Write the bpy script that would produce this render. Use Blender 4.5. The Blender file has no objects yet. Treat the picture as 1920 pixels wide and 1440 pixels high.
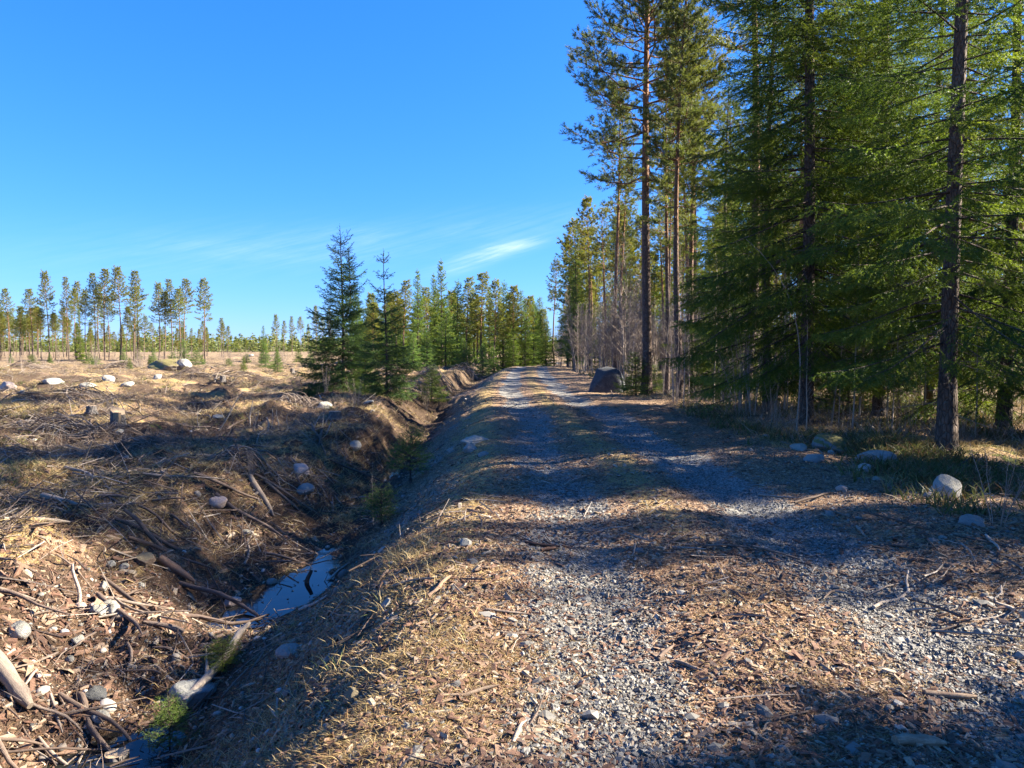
import bpy, math, numpy as np
from math import radians as R_
rs = np.random.RandomState
scene = bpy.context.scene
COL = scene.collection
PI = math.pi
# ------------------------------------------------------------------ noise
def _h(ix, iy, seed):
    ix = ix.astype(np.int64); iy = iy.astype(np.int64)
    n = (ix * 374761393 + iy * 668265263 + seed * 974634777) & 0xffffffff
    n = ((n ^ (n >> 13)) * 1274126177) & 0xffffffff
    n = (n ^ (n >> 16)) & 0xffffffff
    return n / 4294967295.0
def vnoise(x, y, seed=0):
    ix = np.floor(x); iy = np.floor(y); fx = x - ix; fy = y - iy
    fx = fx * fx * fx * (fx * (fx * 6 - 15) + 10); fy = fy * fy * fy * (fy * (fy * 6 - 15) + 10)
    a = _h(ix, iy, seed); b = _h(ix + 1, iy, seed); c = _h(ix, iy + 1, seed); d = _h(ix + 1, iy + 1, seed)
    return ((a + (b - a) * fx) * (1 - fy) + (c + (d - c) * fx) * fy) * 2 - 1
def fbm(x, y, seed=0, octv=4, gain=.5):
    s = 0; a = 1; f = 1
    for i in range(octv):
        c_, s_ = math.cos(i * 1.1), math.sin(i * 1.1)
        s = s + a * vnoise((x * c_ - y * s_) * f + 17.3 * i, (x * s_ + y * c_) * f - 9.1 * i, seed + i); a *= gain; f *= 2.03
    return s
def sst(x, a, b):
    t = np.clip((x - a) / (b - a), 0, 1); return t * t * (3 - 2 * t)
# ------------------------------------------------------------------ terrain
_ry = np.array([-40, 0, 5, 12, 18, 24, 36, 54, 75, 100, 130, 180, 260, 400, 2000.])
_rx = np.array([1.2, 1.35, 1.5, 1.5, 1.25, 1.1, .95, 1.3, 1.9, 3.2, 7.5, 24, 60, 130, 900.])
def xc(y): return np.interp(y, _ry, _rx)
def zones(x, y):
    """masks of the ground kinds, from position only"""
    t = x - xc(y)
    n1 = fbm(x * .9, y * .9, 5, 3)
    wob = .18 * vnoise(y * .35, x * .1, 31)
    rut = np.maximum(np.exp(-((t + .97 + wob) / .46) ** 4), np.exp(-((t - 1.0 + wob) / .48) ** 4))
    near = np.exp(-(y / 13.0) ** 2)
    wide = sst(t, .2, .6) * (1 - sst(t, 2.0, 3.2)) * near
    gravel = np.clip(rut * (1 - .38 * near) + (.30 * wide) + .35 * n1 * rut - .05, 0, 1)
    lslope = sst(-t, 1.5, 2.4) * (1 - sst(-t, 3.3, 4.2))
    rshould = sst(t, 1.5, 2.4) * (1 - sst(t, 3.6, 5.5))
    forest = sst(x - np.maximum(4.3, xc(y) + 2.6), -.3, 1.5)
    clear = sst(-t, 5.0, 6.6)
    lbank = sst(-t, 3.7, 4.2) * (1 - clear)
    return dict(t=t, gravel=gravel, lslope=lslope, rshould=rshould, forest=forest, clear=clear, lbank=lbank, rut=rut)
def H(x, y):
    x = np.asarray(x, float); y = np.asarray(y, float)
    x, y = np.broadcast_arrays(x, y)
    t = x - xc(y)
    z = .03 * fbm(x * .5, y * .35, 1, 3)
    z = z + .07 * vnoise(x * .22 + 3, y * .16, 8) * sst(y, 6, 14)
    z = z - .055 * (np.exp(-((t + .97) / .4) ** 2) + np.exp(-((t - 1.0) / .42) ** 2)) + .03 * np.exp(-(t / .35) ** 2)
    # road swells seen ahead
    z = z + .13 * np.exp(-((y - 10.8 - .25 * t) / 1.3) ** 2) * np.exp(-((t - 2.0) / 2.2) ** 2) + .05 * np.exp(-((y - 19) / 2.5) ** 2) - .05 * np.exp(-((y - 15) / 2.2) ** 2)
    z = z + .10 * sst(y, 24, 45) - .5 * sst(y, 62, 110)
    # left slope into the ditch
    tl = -t
    edge = 1.75 + .18 * vnoise(y * .5, 0 * y + 2, 3)
    ditch = sst(tl, edge, 4.05)
    bank = sst(tl, 4.15, 6.3 + .5 * vnoise(y * .33, 0 * y, 12) - 1.0 * sst(y, 9, 14))
    bot = -1.09 + .10 * vnoise(y * .45 + .4, 0 * y + 9, 44) - .13 * np.exp(-((y - 8.9) / 1.5) ** 2) - .24 * np.exp(-((y - 4.4) / 1.1) ** 2) - .15 * np.exp(-((y - 21) / 1.8) ** 2) + .13 * np.exp(-((y - 6.6) / .8) ** 2)
    fill = np.exp(-((y - 31.5) / 2.6) ** 4)
    bot = bot * (1 - .6 * fill) * (1 - .35 * sst(y, 36, 60))
    top = -.25 + .25 * np.exp(-((tl - 5.4) / 1.6) ** 2) * sst(y, 34, 40) * (1 - sst(y, 90, 120))
    z = z + bot * ditch + (top - bot) * bank * ditch
    # clearing mounds
    cl = sst(tl, 4.6, 8)
    cl2 = sst(tl, 3.9, 5.5)
    z = z + cl * (.30 * fbm(x * .33, y * .33, 21, 3) + .07 * fbm(x * 1.1, y * 1.1, 27, 3))
    z = z + cl * .12 * vnoise(x * .08, y * .08, 77) * sst(y, 20, 50)
    z = z + .34 * np.exp(-(((x + 8.3) / 3.2) ** 2 + ((y - 21.5) / 1.5) ** 2)) + .35 * np.exp(-(((x + 5.6) / 2.0) ** 2 + ((y - 11.2) / 1.4) ** 2)) * cl2
    z = z + .22 * np.exp(-(((x + 6.8) / 3.5) ** 2 + ((y - 14.6) / 1.0) ** 2))
    rough = sst(tl, 3.6, 4.6)
    z = z + np.exp(-((tl - 4.05) / .7) ** 2) * .05 * fbm(x * 4, y * 3, 57, 3) + np.exp(-((tl - 2.9) / .9) ** 4) * .035 * fbm(x * 1.8, y * 1.8, 59, 4, .6)
    z = z + rough * (.085 * fbm(x * 2.1, y * 2.1, 55, 4, .58)) + .10 * sst(tl, 3.9, 4.6) * (1 - sst(tl, 6, 8)) * fbm(x * 1.1, y * 1.0, 58, 3) * sst(y, 12, 18)
    # right side
    fr = sst(x - np.maximum(4.0, xc(y) + 2.4), -.4, 1.4)
    z = z + fr * (-.10 + .12 * fbm(x * .4, y * .4, 61, 3) + .04 * fbm(x * 1.7, y * 1.7, 62, 3))
    z = z + .22 * np.exp(-(((x - 6.3) / .5) ** 2 + ((y - 12.9) / .6) ** 2)) + .12 * np.exp(-(((x - 5.3) / 1.0) ** 2 + ((y - 12.3) / 1.6) ** 2))
    z = z + .012 * fbm(x * 4.5, y * 4.5, 71, 3, .6) + .006 * fbm(x * 19, y * 19, 75, 2)
    rise = sst(y, 60, 260) * sst(tl, 5, 14)
    return z + rise * (.95 + .35 * fbm(x * .02, y * .02, 90, 3)) + .5 * sst(y, 300, 700)
# ------------------------------------------------------------------ mesh buffer
class Buf:
    def __init__(s): s.V = []; s.F = []; s.M = []; s.S = []; s.n = 0; s.A = []
    def add(s, V, F, rnd=0.5, mat=0, smooth=False):
        V = np.asarray(V, np.float32).reshape(-1, 3); F = np.asarray(F, np.int64)
        s.V.append(V); s.F.append(F + s.n); s.M.append(np.full(len(F), mat, np.int32)); s.S.append(np.full(len(F), smooth, bool))
        s.A.append(np.broadcast_to(np.asarray(rnd, np.float32), (len(V),)).copy()); s.n += len(V)
    def mesh(s, name, mats, attrs=None):
        me = bpy.data.meshes.new(name)
        V = np.concatenate(s.V); me.vertices.add(len(V)); me.vertices.foreach_set('co', V.ravel())
        lo = np.concatenate([f.ravel() for f in s.F]).astype(np.int32)
        k = np.concatenate([np.full(len(f), f.shape[1], np.int32) for f in s.F])
        st = np.concatenate([[0], np.cumsum(k)[:-1]]).astype(np.int32)
        me.loops.add(len(lo)); me.loops.foreach_set('vertex_index', lo)
        me.polygons.add(len(k)); me.polygons.foreach_set('loop_start', st)
        for m in mats: me.materials.append(m)
        me.polygons.foreach_set('material_index', np.concatenate(s.M)); me.polygons.foreach_set('use_smooth', np.concatenate(s.S))
        a = me.attributes.new('rnd', 'FLOAT', 'POINT'); a.data.foreach_set('value', np.concatenate(s.A))
        for kx, v in (attrs or {}).items():
            a = me.attributes.new(kx, 'FLOAT', 'POINT'); a.data.foreach_set('value', np.asarray(v, np.float32))
        me.update(calc_edges=True)
        return me
def link(name, me, parent=None, loc=None, rot=None, scl=None):
    o = bpy.data.objects.new(name, me); COL.objects.link(o)
    if parent: o.parent = parent
    if loc is not None: o.location = [float(q) for q in loc]
    if rot is not None: o.rotation_euler = [float(q) for q in rot]
    if scl is not None: o.scale = [float(q) for q in scl] if hasattr(scl, '__len__') else (float(scl),) * 3
    return o
def tag(o, label, cat, group=None):
    o['label'] = label; o['category'] = cat
    if group: o['group'] = group
    return o
def nrm(v): return v / np.maximum(np.linalg.norm(v, axis=-1, keepdims=True), 1e-9)
def tube(b, P, r, sides=6, rnd=.5, mat=0, smooth=True, cap=False, lump=0, rg=None):
    P = np.asarray(P, float); n = len(P); r = np.broadcast_to(np.asarray(r, float), (n,))
    T = nrm(np.gradient(P, axis=0)); ref = np.array([0, 0, 1.]) if abs(T[0][2]) < .9 else np.array([1., 0, 0])
    U = nrm(np.cross(T, ref)); W = np.cross(T, U)
    a = np.arange(sides) * 2 * PI / sides
    rr = r[:, None] * np.ones((n, sides))
    if lump and rg is not None: rr = rr * (1 + lump * rg.uniform(-1, 1, (n, sides)))
    V = P[:, None] + rr[..., None] * (np.cos(a)[None, :, None] * U[:, None] + np.sin(a)[None, :, None] * W[:, None])
    V = V.reshape(-1, 3)
    i = np.arange(n - 1)[:, None] * sides; j = np.arange(sides)[None]; j2 = (j + 1) % sides
    F = np.stack([i + j, i + j2, i + sides + j2, i + sides + j], -1).reshape(-1, 4)
    b.add(V, F, rnd, mat, smooth)
    if cap:
        for e in (0, n - 1):
            c = V[e * sides:(e + 1) * sides]; b.add(c, [list(range(sides)) if e else list(range(sides))[::-1]], rnd, cap if isinstance(cap, int) and cap is not True else mat)
def blades(b, P, D, L, w, rnd, mat=0, rg=None, side=None):
    """one slim triangle per needle"""
    n = len(P); S = nrm(np.cross(D, nrm(rg.normal(size=(n, 3))))) if side is None else side
    w = np.broadcast_to(np.asarray(w), (n,))[:, None]; L = np.broadcast_to(np.asarray(L), (n,))[:, None]
    V = np.stack([P - S * w * .5, P + S * w * .5, P + D * L], 1).reshape(-1, 3)
    F = np.arange(n * 3).reshape(-1, 3)
    b.add(V, F, np.repeat(np.broadcast_to(rnd, (n,)), 3), mat)
def strips(b, P, D, L, w, rnd, mat=0, sag=0., rg=None):
    """thin three-sided spikes for twigs"""
    n = len(P); A = nrm(np.cross(D, nrm(rg.normal(size=(n, 3))))); B = np.cross(D, A)
    w = np.broadcast_to(np.asarray(w), (n,))[:, None] * .5; L = np.broadcast_to(np.asarray(L), (n,))[:, None]
    tip = P + D * L; tip[:, 2] -= sag * L[:, 0] ** 2
    V = np.stack([P + A * w, P - A * w * .5 + B * w * .87, P - A * w * .5 - B * w * .87, tip], 1).reshape(-1, 3)
    k = np.arange(n)[:, None] * 4
    F = np.concatenate([k + [0, 1, 3], k + [1, 2, 3], k + [2, 0, 3]])
    b.add(V, F, np.repeat(np.broadcast_to(rnd, (n,)), 4), mat)
# ------------------------------------------------------------------ materials
class NT:
    def __init__(s, name):
        s.m = bpy.data.materials.new(name); s.m.use_nodes = True; s.t = s.m.node_tree; s.t.nodes.clear()
        s.out = s.n('ShaderNodeOutputMaterial')
    def n(s, typ, **kw):
        nd = s.t.nodes.new(typ)
        for k, v in kw.items():
            if k.startswith('i_'):
                key = k[2:]; key = int(key) if key.isdigit() else key.replace('_', ' ')
                s.set(nd.inputs[key], v)
            else: setattr(nd, k, v)
        return nd
    def set(s, sock, v):
        if isinstance(v, bpy.types.NodeSocket): s.t.links.new(v, sock)
        else: sock.default_value = v
    def obj(s): return s.n('ShaderNodeTexCoord').outputs['Object']
    def geo(s): return s.n('ShaderNodeNewGeometry').outputs['Position']
    def attr(s, nm): return s.n('ShaderNodeAttribute', attribute_name=nm).outputs['Fac']
    def objrnd(s): return s.n('ShaderNodeObjectInfo').outputs['Random']
    def noise(s, vec, scale, detail=4, rough=.6, col=False, dist=0):
        nd = s.n('ShaderNodeTexNoise', i_Vector=vec, i_Scale=scale, i_Detail=detail, i_Roughness=rough, i_Distortion=dist)
        return nd.outputs['Color' if col else 'Fac']
    def vor(s, vec, scale, out='Color', feature='F1', rnd=1):
        nd = s.n('ShaderNodeTexVoronoi', feature=feature, i_Vector=vec, i_Scale=scale, i_Randomness=rnd); return nd.outputs[out]
    def mapr(s, v, a, b, c=0, d=1, smooth=False):
        nd = s.n('ShaderNodeMapRange', i_0=v, i_1=a, i_2=b, i_3=c, i_4=d)
        if smooth: nd.interpolation_type = 'SMOOTHSTEP'
        return nd.outputs[0]
    def math(s, op, a, b=0.): return s.n('ShaderNodeMath', operation=op, i_0=a, i_1=b).outputs[0]
    def mix(s, f, a, b, blend='MIX'):
        nd = s.n('ShaderNodeMix', data_type='RGBA', blend_type=blend)
        s.set(nd.inputs[0], f)
        s.set(nd.inputs[6], a if isinstance(a, bpy.types.NodeSocket) else (*a, 1)); s.set(nd.inputs[7], b if isinstance(b, bpy.types.NodeSocket) else (*b, 1))
        return nd.outputs[2]
    def ramp(s, v, stops, interp='LINEAR'):
        nd = s.n('ShaderNodeValToRGB', i_0=v); cr = nd.color_ramp; cr.interpolation = interp
        while len(cr.elements) < len(stops): cr.elements.new(.5)
        for e, (p, c) in zip(cr.elements, stops): e.position = p; e.color = (*c, 1)
        return nd.outputs[0]
    def scalev(s, vec, sc):
        return s.n('ShaderNodeVectorMath', operation='MULTIPLY', i_0=vec, i_1=sc).outputs[0]
    def bump(s, h, strength=.5, dist=.02, nrm=None):
        nd = s.n('ShaderNodeBump', i_Height=h, i_Strength=strength, i_Distance=dist)
        if nrm is not None: s.set(nd.inputs['Normal'], nrm)
        return nd.outputs[0]
    def pbr(s, col, rough=.8, spec=.3, normal=None, link=True, **kw):
        p = s.n('ShaderNodeBsdfPrincipled')
        s.set(p.inputs['Base Color'], col if isinstance(col, bpy.types.NodeSocket) else (*col, 1)); s.set(p.inputs['Roughness'], rough)
        p.inputs['Specular IOR Level'].default_value = spec
        if normal is not None: s.set(p.inputs['Normal'], normal)
        for k, v in kw.items(): s.set(p.inputs[k], v)
        if link: s.t.links.new(p.outputs[0], s.out.inputs[0])
        return p.outputs[0]
def needle_mat(name, stops, trans=.35, hue=0.):
    m = NT(name); r = m.attr('rnd'); o = m.objrnd()
    n = m.noise(m.obj(), .9, 2)
    v = m.math('ADD', m.math('MULTIPLY', r, .6), m.mapr(n, .3, .7, 0, .4))
    c = m.ramp(v, stops)
    hs = m.n('ShaderNodeHueSaturation', i_Color=c, i_Hue=m.mapr(o, 0, 1, .485, .515), i_Saturation=m.mapr(o, 0, 1, 1.05, .9), i_Value=m.mapr(o, 0, 1, .85, 1.15)).outputs[0]
    p = m.pbr(hs, .55, .3, link=False)
    tr = m.n('ShaderNodeBsdfTranslucent', i_Color=m.mix(1, hs, (1.25, 1.2, .55), 'MULTIPLY')).outputs[0]
    mx = m.n('ShaderNodeMixShader', i_0=trans, i_1=p, i_2=tr).outputs[0]
    m.t.links.new(mx, m.out.inputs[0]); return m.m
M = {}
M['spruce'] = needle_mat('spruce_needles', [(0, (.034, .064, .010)), (.45, (.088, .145, .020)), (.8, (.16, .22, .028)), (1, (.24, .27, .04))], .44)
M['spruce_dark'] = needle_mat('young_spruce_needles', [(0, (.022, .05, .014)), (.5, (.05, .095, .02)), (1, (.11, .16, .03))], .38)
M['spruce_light'] = needle_mat('bright_spruce_needles', [(0, (.05, .10, .02)), (.5, (.10, .17, .03)), (1, (.2, .26, .05))], .45)
M['pine'] = needle_mat('pine_needles', [(0, (.05, .068, .02)), (.45, (.10, .125, .034)), (.8, (.16, .17, .04)), (1, (.22, .20, .05))], .42)
M['pine_far'] = needle_mat('sun_brightened_pine_needles', [(0, (.07, .085, .02)), (.45, (.15, .17, .035)), (.8, (.22, .22, .045)), (1, (.28, .25, .06))], .5)  # pine greens lightened, sunshine on the far crowns painted into the colour
def bark(name, lo, hi, up=None, z0=3, z1=8):
    m = NT(name); v = m.obj()
    vs = m.scalev(v, (1, 1, .3))
    n = m.noise(vs, 14, 5, .7); vo = m.vor(vs, 22, 'Distance', 'DISTANCE_TO_EDGE')
    c = m.mix(m.mapr(n, .3, .7), lo, hi)
    if up is not None:
        z = m.n('ShaderNodeSeparateXYZ', i_0=v).outputs[2]
        zz = m.math('ADD', z, m.mapr(m.noise(v, 1.3, 3), .2, .8, -1.5, 1.5))
        c2 = m.mix(m.mapr(m.noise(vs, 5, 4), .35, .7), up, tuple(q * .55 for q in up))
        c = m.mix(m.mapr(zz, z0, z1, 0, 1, True), c, c2)
    c = m.mix(m.mapr(vo, 0, .12, .55, 0), c, (.02, .016, .014))
    # lichen
    c = m.mix(m.mapr(m.noise(v, 9, 3), .6, .72, 0, .5), c, (.19, .2, .17))
    m.pbr(c, .9, .15, m.bump(m.math('ADD', n, m.mapr(vo, 0, .2)), .8, .03)); return m.m
M['pine_bark'] = bark('pine_bark', (.07, .05, .042), (.17, .125, .1), (.30, .165, .09), 3.5, 8.5)
M['spruce_bark'] = bark('spruce_bark', (.06, .045, .036), (.15, .115, .09))
M['grey_bark'] = bark('grey_bark', (.09, .08, .075), (.2, .18, .16))
def twigmat(name, a, b_):
    m = NT(name); m.pbr(m.mix(m.attr('rnd'), a, b_), .85, .15); return m.m
M['dead_twig'] = twigmat('dead_twig_bark', (.10, .075, .055), (.22, .18, .145))
M['birch_twig'] = twigmat('birch_twig_bark', (.12, .09, .068), (.36, .30, .24))
def woodmat(name, stops, fiber=True):
    m = NT(name); v = m.obj(); r = m.attr('rnd')
    n = m.noise(m.scalev(v, (1, 1, 1)), 30, 4)
    f = m.noise(m.scalev(v, (4, 60, 60)), 2, 4, .7)
    c = m.ramp(m.math('ADD', m.math('MULTIPLY', r, .8), m.mapr(n, .3, .7, 0, .2)), stops)
    c = m.mix(m.mapr(f, .35, .65, .45, 0), c, (.03, .022, .018))
    m.pbr(c, .85, .2, m.bump(m.math('ADD', f, n), .6, .006)); return m.m
M['chip'] = woodmat('bark_chip', [(0, (.06, .034, .024)), (.25, (.14, .075, .048)), (.5, (.20, .122, .078)), (.75, (.28, .21, .14)), (1, (.42, .35, .25))])
M['stick'] = woodmat('weathered_wood', [(0, (.05, .035, .026)), (.45, (.14, .10, .075)), (.8, (.28, .23, .18)), (1, (.46, .41, .34))])
M['log'] = woodmat('grey_log_wood', [(0, (.16, .12, .09)), (1, (.36, .30, .23))])
M['cut'] = woodmat('sawn_wood', [(0, (.26, .18, .10)), (1, (.40, .30, .19))])
m = NT('dry_straw'); r = m.attr('rnd')
c = m.ramp(r, [(0, (.13, .085, .035)), (.35, (.30, .21, .085)), (.7, (.44, .34, .16)), (.86, (.5, .42, .24)), (.9, (.16, .19, .05)), (1, (.2, .25, .07))])
p = m.pbr(c, .7, .25, link=False); tr = m.n('ShaderNodeBsdfTranslucent', i_Color=c).outputs[0]
m.t.links.new(m.n('ShaderNodeMixShader', i_0=.25, i_1=p, i_2=tr).outputs[0], m.out.inputs[0]); M['straw'] = m.m
m = NT('heath_leaves'); c = m.ramp(m.attr('rnd'), [(0, (.04, .05, .018)), (.4, (.08, .095, .025)), (.7, (.14, .14, .04)), (.85, (.14, .085, .04)), (1, (.20, .12, .06))])
p = m.pbr(c, .6, .3, link=False); tr = m.n('ShaderNodeBsdfTranslucent', i_Color=c).outputs[0]
m.t.links.new(m.n('ShaderNodeMixShader', i_0=.3, i_1=p, i_2=tr).outputs[0], m.out.inputs[0]); M['heath'] = m.m
m = NT('crushed_gravel'); r = m.attr('rnd')
c = m.ramp(r, [(0, (.04, .038, .033)), (.4, (.095, .09, .076)), (.75, (.165, .156, .13)), (.96, (.23, .215, .178)), (1, (.32, .295, .24))])
n = m.noise(m.obj(), 60, 3); c = m.mix(m.mapr(n, .35, .65, .35, 0), c, (.07, .065, .06))
m.pbr(c, .7, .4, m.bump(n, .4, .004)); M['gravel'] = m.m
m = NT('bank_pebble'); c = m.ramp(m.attr('rnd'), [(0, (.12, .10, .08)), (.5, (.26, .23, .19)), (1, (.45, .42, .37))]); n = m.noise(m.obj(), 40, 4); m.pbr(m.mix(m.mapr(n, .35, .65, .4, 0), c, (.1, .09, .08)), .85, .25, m.bump(n, .4, .006)); M['pebble'] = m.m
m = NT('fallen_needles'); m.pbr(m.ramp(m.attr('rnd'), [(0, (.09, .045, .022)), (.4, (.22, .12, .05)), (.8, (.36, .24, .11)), (1, (.46, .36, .2))]), .7, .25); M['needle'] = m.m
def rockmat(name, a, b_, moss=.0, mcol=(.09, .10, .025)):
    m = NT(name); v = m.obj(); n = m.noise(v, 4, 6, .65); sp = m.noise(v, 55, 3, .7); g = m.noise(v, 11, 5, .7)
    c = m.mix(m.mapr(n, .3, .7), a, b_)
    c = m.mix(m.mapr(sp, .56, .66, 0, .6), c, (.05, .05, .05)); c = m.mix(m.mapr(sp, .40, .33, 0, .4), c, (.6, .58, .55))
    c = m.mix(m.mapr(g, .58, .68, 0, .5), c, (.10, .10, .085))
    z = m.n('ShaderNodeSeparateXYZ', i_0=m.n('ShaderNodeNewGeometry').outputs['Normal']).outputs[2]
    if moss:
        mm = m.math('MULTIPLY', m.mapr(m.math('ADD', z, m.mapr(n, .3, .7, -.6, .6)), .25, .75), moss)
        c = m.mix(mm, c, m.mix(sp, mcol, (.2, .17, .06)))
    m.pbr(c, .85, .25, m.bump(m.math('ADD', m.math('MULTIPLY', sp, .25), m.math('ADD', n, g)), .7, .03)); return m.m
M['rock_pale'] = rockmat('pale_granite', (.25, .24, .215), (.44, .42, .38), .35)
M['rock_grey'] = rockmat('grey_granite', (.19, .19, .185), (.33, .325, .31), .25)
M['rock_pink'] = rockmat('pinkish_granite', (.34, .25, .2), (.46, .37, .31))
M['rock_brown'] = rockmat('brown_stone', (.13, .09, .065), (.24, .18, .13), .4)
M['rock_dark'] = rockmat('dark_stone', (.028, .030, .036), (.062, .066, .074), .1)
M['rock_moss'] = rockmat('mossy_stone', (.13, .13, .125), (.25, .245, .23), .95)
# ground
def ground_mat():
    m = NT('ground_soil'); P = m.geo()
    g, st, so, ms = m.attr('gravel'), m.attr('straw'), m.attr('soil'), m.attr('moss')
    n_big = m.noise(P, .7, 4); n_mid = m.noise(P, 6, 5, .65); n_f = m.noise(P, 38, 5, .7); n_ff = m.noise(P, 130, 3, .7)
    ck = m.vor(m.scalev(m.n('ShaderNodeVectorMath', operation='ADD', i_0=P, i_1=m.scalev(m.noise(P, 9, 2, .5, True), (.25, .25, .25))).outputs[0], (1, 2.3, 1)), 34)
    cks = m.n('ShaderNodeSeparateColor', i_0=ck).outputs[0]
    litter = m.ramp(m.math('ADD', m.math('MULTIPLY', cks, .6), m.math('MULTIPLY', n_f, .5)), [(.1, (.045, .028, .018)), (.4, (.13, .075, .045)), (.6, (.24, .15, .09)), (.8, (.35, .25, .155)), (1, (.45, .36, .25))])
    vs = m.vor(P, 62); sc = m.n('ShaderNodeSeparateColor', i_0=vs).outputs[0]; ve = m.vor(P, 62, 'Distance')
    gcol = m.ramp(m.math('ADD', m.math('MULTIPLY', sc, .8), m.math('MULTIPLY', n_mid, .25)), [(0, (.06, .058, .052)), (.4, (.15, .144, .128)), (.75, (.24, .23, .20)), (1, (.34, .32, .28))])
    fib = m.noise(m.scalev(m.n('ShaderNodeVectorMath', operation='ADD', i_0=P, i_1=m.scalev(m.noise(P, 4, 2, .5, True), (.4, .4, .4))).outputs[0], (14, 60, 20)), 1.6, 5, .75)
    scol = m.ramp(fib, [(.3, (.09, .055, .025)), (.45, (.22, .15, .065)), (.6, (.38, .28, .12)), (.75, (.48, .39, .2))])
    dirt = m.ramp(n_f, [(.3, (.022, .015, .011)), (.5, (.055, .036, .024)), (.7, (.12, .078, .05))])
    mcol = m.ramp(n_f, [(.3, (.04, .045, .012)), (.5, (.10, .11, .025)), (.7, (.2, .2, .05))])
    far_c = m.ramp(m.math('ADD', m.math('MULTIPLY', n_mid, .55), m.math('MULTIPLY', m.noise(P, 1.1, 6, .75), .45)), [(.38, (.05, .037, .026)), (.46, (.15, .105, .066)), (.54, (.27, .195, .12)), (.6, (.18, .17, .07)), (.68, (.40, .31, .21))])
    def w(a, nz, lo, hi): return m.mapr(m.math('ADD', a, m.mapr(nz, .25, .75, -.38, .38)), lo, hi)
    c = m.mix(w(so, n_mid, .35, .65), litter, dirt)
    c = m.mix(w(st, n_mid, .4, .62), c, scol)
    c = m.mix(w(g, n_mid, .38, .6), c, gcol)
    c = m.mix(w(ms, n_mid, .45, .6), c, mcol)
    y = m.n('ShaderNodeSeparateXYZ', i_0=P).outputs[1]
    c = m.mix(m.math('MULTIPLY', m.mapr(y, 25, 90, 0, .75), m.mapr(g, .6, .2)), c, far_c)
    h = m.math('ADD', m.math('MULTIPLY', n_mid, .5), m.math('ADD', m.math('MULTIPLY', n_f, .5), m.math('ADD', m.math('MULTIPLY', cks, .25), m.math('MULTIPLY', m.mapr(ve, 0, .6, 1, 0), .3))))
    h = m.math('ADD', h, m.math('MULTIPLY', n_ff, .15))
    m.pbr(c, .92, .12, m.bump(h, .9, .035)); return m.m
M['ground'] = ground_mat()
# ------------------------------------------------------------------ world, sun, camera
SUN_EL, SUN_AZ = 31., 80.          # azimuth measured from the view direction (+Y) towards +X
sun = bpy.data.lights.new('sun', 'SUN'); sun.energy = 5.0; sun.angle = R_(.6); sun.color = (1, .90, .76)
so = bpy.data.objects.new('sun', sun); COL.objects.link(so)
so.rotation_euler = (R_(90 - SUN_EL), 0, R_(180 - SUN_AZ))
w = bpy.data.worlds.new('World'); scene.world = w; w.use_nodes = True; t = w.node_tree; t.nodes.clear()
W = NT.__new__(NT); W.t = t
sky = W.n('ShaderNodeTexSky', sky_type='NISHITA', sun_disc=False, sun_elevation=R_(SUN_EL), sun_rotation=R_(SUN_AZ), air_density=1.0, dust_density=.05, ozone_density=1.6, altitude=200)
sc_ = W.n('ShaderNodeSeparateColor', i_0=sky.outputs[0]); K_ = .153      # deepen the blue of the sky: per channel gain and power
hs = W.n('ShaderNodeCombineColor', i_0=W.math('MULTIPLY', W.math('POWER', W.math('MULTIPLY', sc_.outputs[0], K_), 1.3), .25 / K_), i_1=W.math('MULTIPLY', W.math('POWER', W.math('MULTIPLY', sc_.outputs[1], K_), .8), .43 / K_), i_2=W.math('MULTIPLY', W.math('POWER', W.math('MULTIPLY', sc_.outputs[2], K_), .6), .90 / K_)).outputs[0]
dirn = W.n('ShaderNodeTexCoord').outputs['Generated']
sep = W.n('ShaderNodeSeparateXYZ', i_0=dirn)
zz = sep.outputs[2]
azn = W.math('ARCTAN2', sep.outputs[0], sep.outputs[1])
def wisp(a0, z0, slope, la, lz, amp):
    """one thin cirrus streak on the sky sphere"""
    da = W.math('SUBTRACT', azn, a0); dz = W.math('SUBTRACT', W.math('SUBTRACT', zz, z0), W.math('MULTIPLY', da, slope))
    q = W.math('ADD', W.math('POWER', W.math('ABSOLUTE', W.math('DIVIDE', da, la)), 2.), W.math('POWER', W.math('ABSOLUTE', W.math('DIVIDE', dz, lz)), 2.))
    return W.math('MULTIPLY', W.math('EXPONENT', W.math('MULTIPLY', q, -1.)), amp)
cmb = W.n('ShaderNodeCombineXYZ', i_0=azn, i_1=W.math('MULTIPLY', zz, 6.), i_2=0.)
cn = W.noise(cmb.outputs[0], 3.5, 5, .6, False, .6)
rot = W.n('ShaderNodeCombineXYZ', i_0=W.math('ADD', azn, W.math('MULTIPLY', zz, 2.2)), i_1=W.math('MULTIPLY', W.math('SUBTRACT', zz, W.math('MULTIPLY', azn, .28)), 22.), i_2=0.)
fn = W.noise(rot.outputs[0], 6., 6, .7, False, .4)
cl = W.math('ADD', wisp(-.035, .123, .30, .055, .010, .55), W.math('ADD', wisp(.0, .135, .12, .03, .005, .45), W.math('ADD', wisp(-.05, .155, .10, .45, .022, .09), wisp(-.33, .12, .06, .25, .03, .08))))
cl = W.math('MULTIPLY', W.math('MULTIPLY', cl, W.mapr(cn, .3, .7, .25, 1.3)), W.mapr(fn, .3, .68, .15, 1.45))
skyc = W.mix(cl, hs, (3.4, 4.2, 5.2))
bg = W.n('ShaderNodeBackground', i_Color=skyc, i_Strength=.0505)
wo = W.n('ShaderNodeOutputWorld'); t.links.new(bg.outputs[0], wo.inputs[0])
cam = bpy.data.cameras.new('camera'); co = bpy.data.objects.new('camera', cam); COL.objects.link(co); scene.camera = co
F_ = 1423.; CZ = 1.6; PITCH = 2.5
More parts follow.
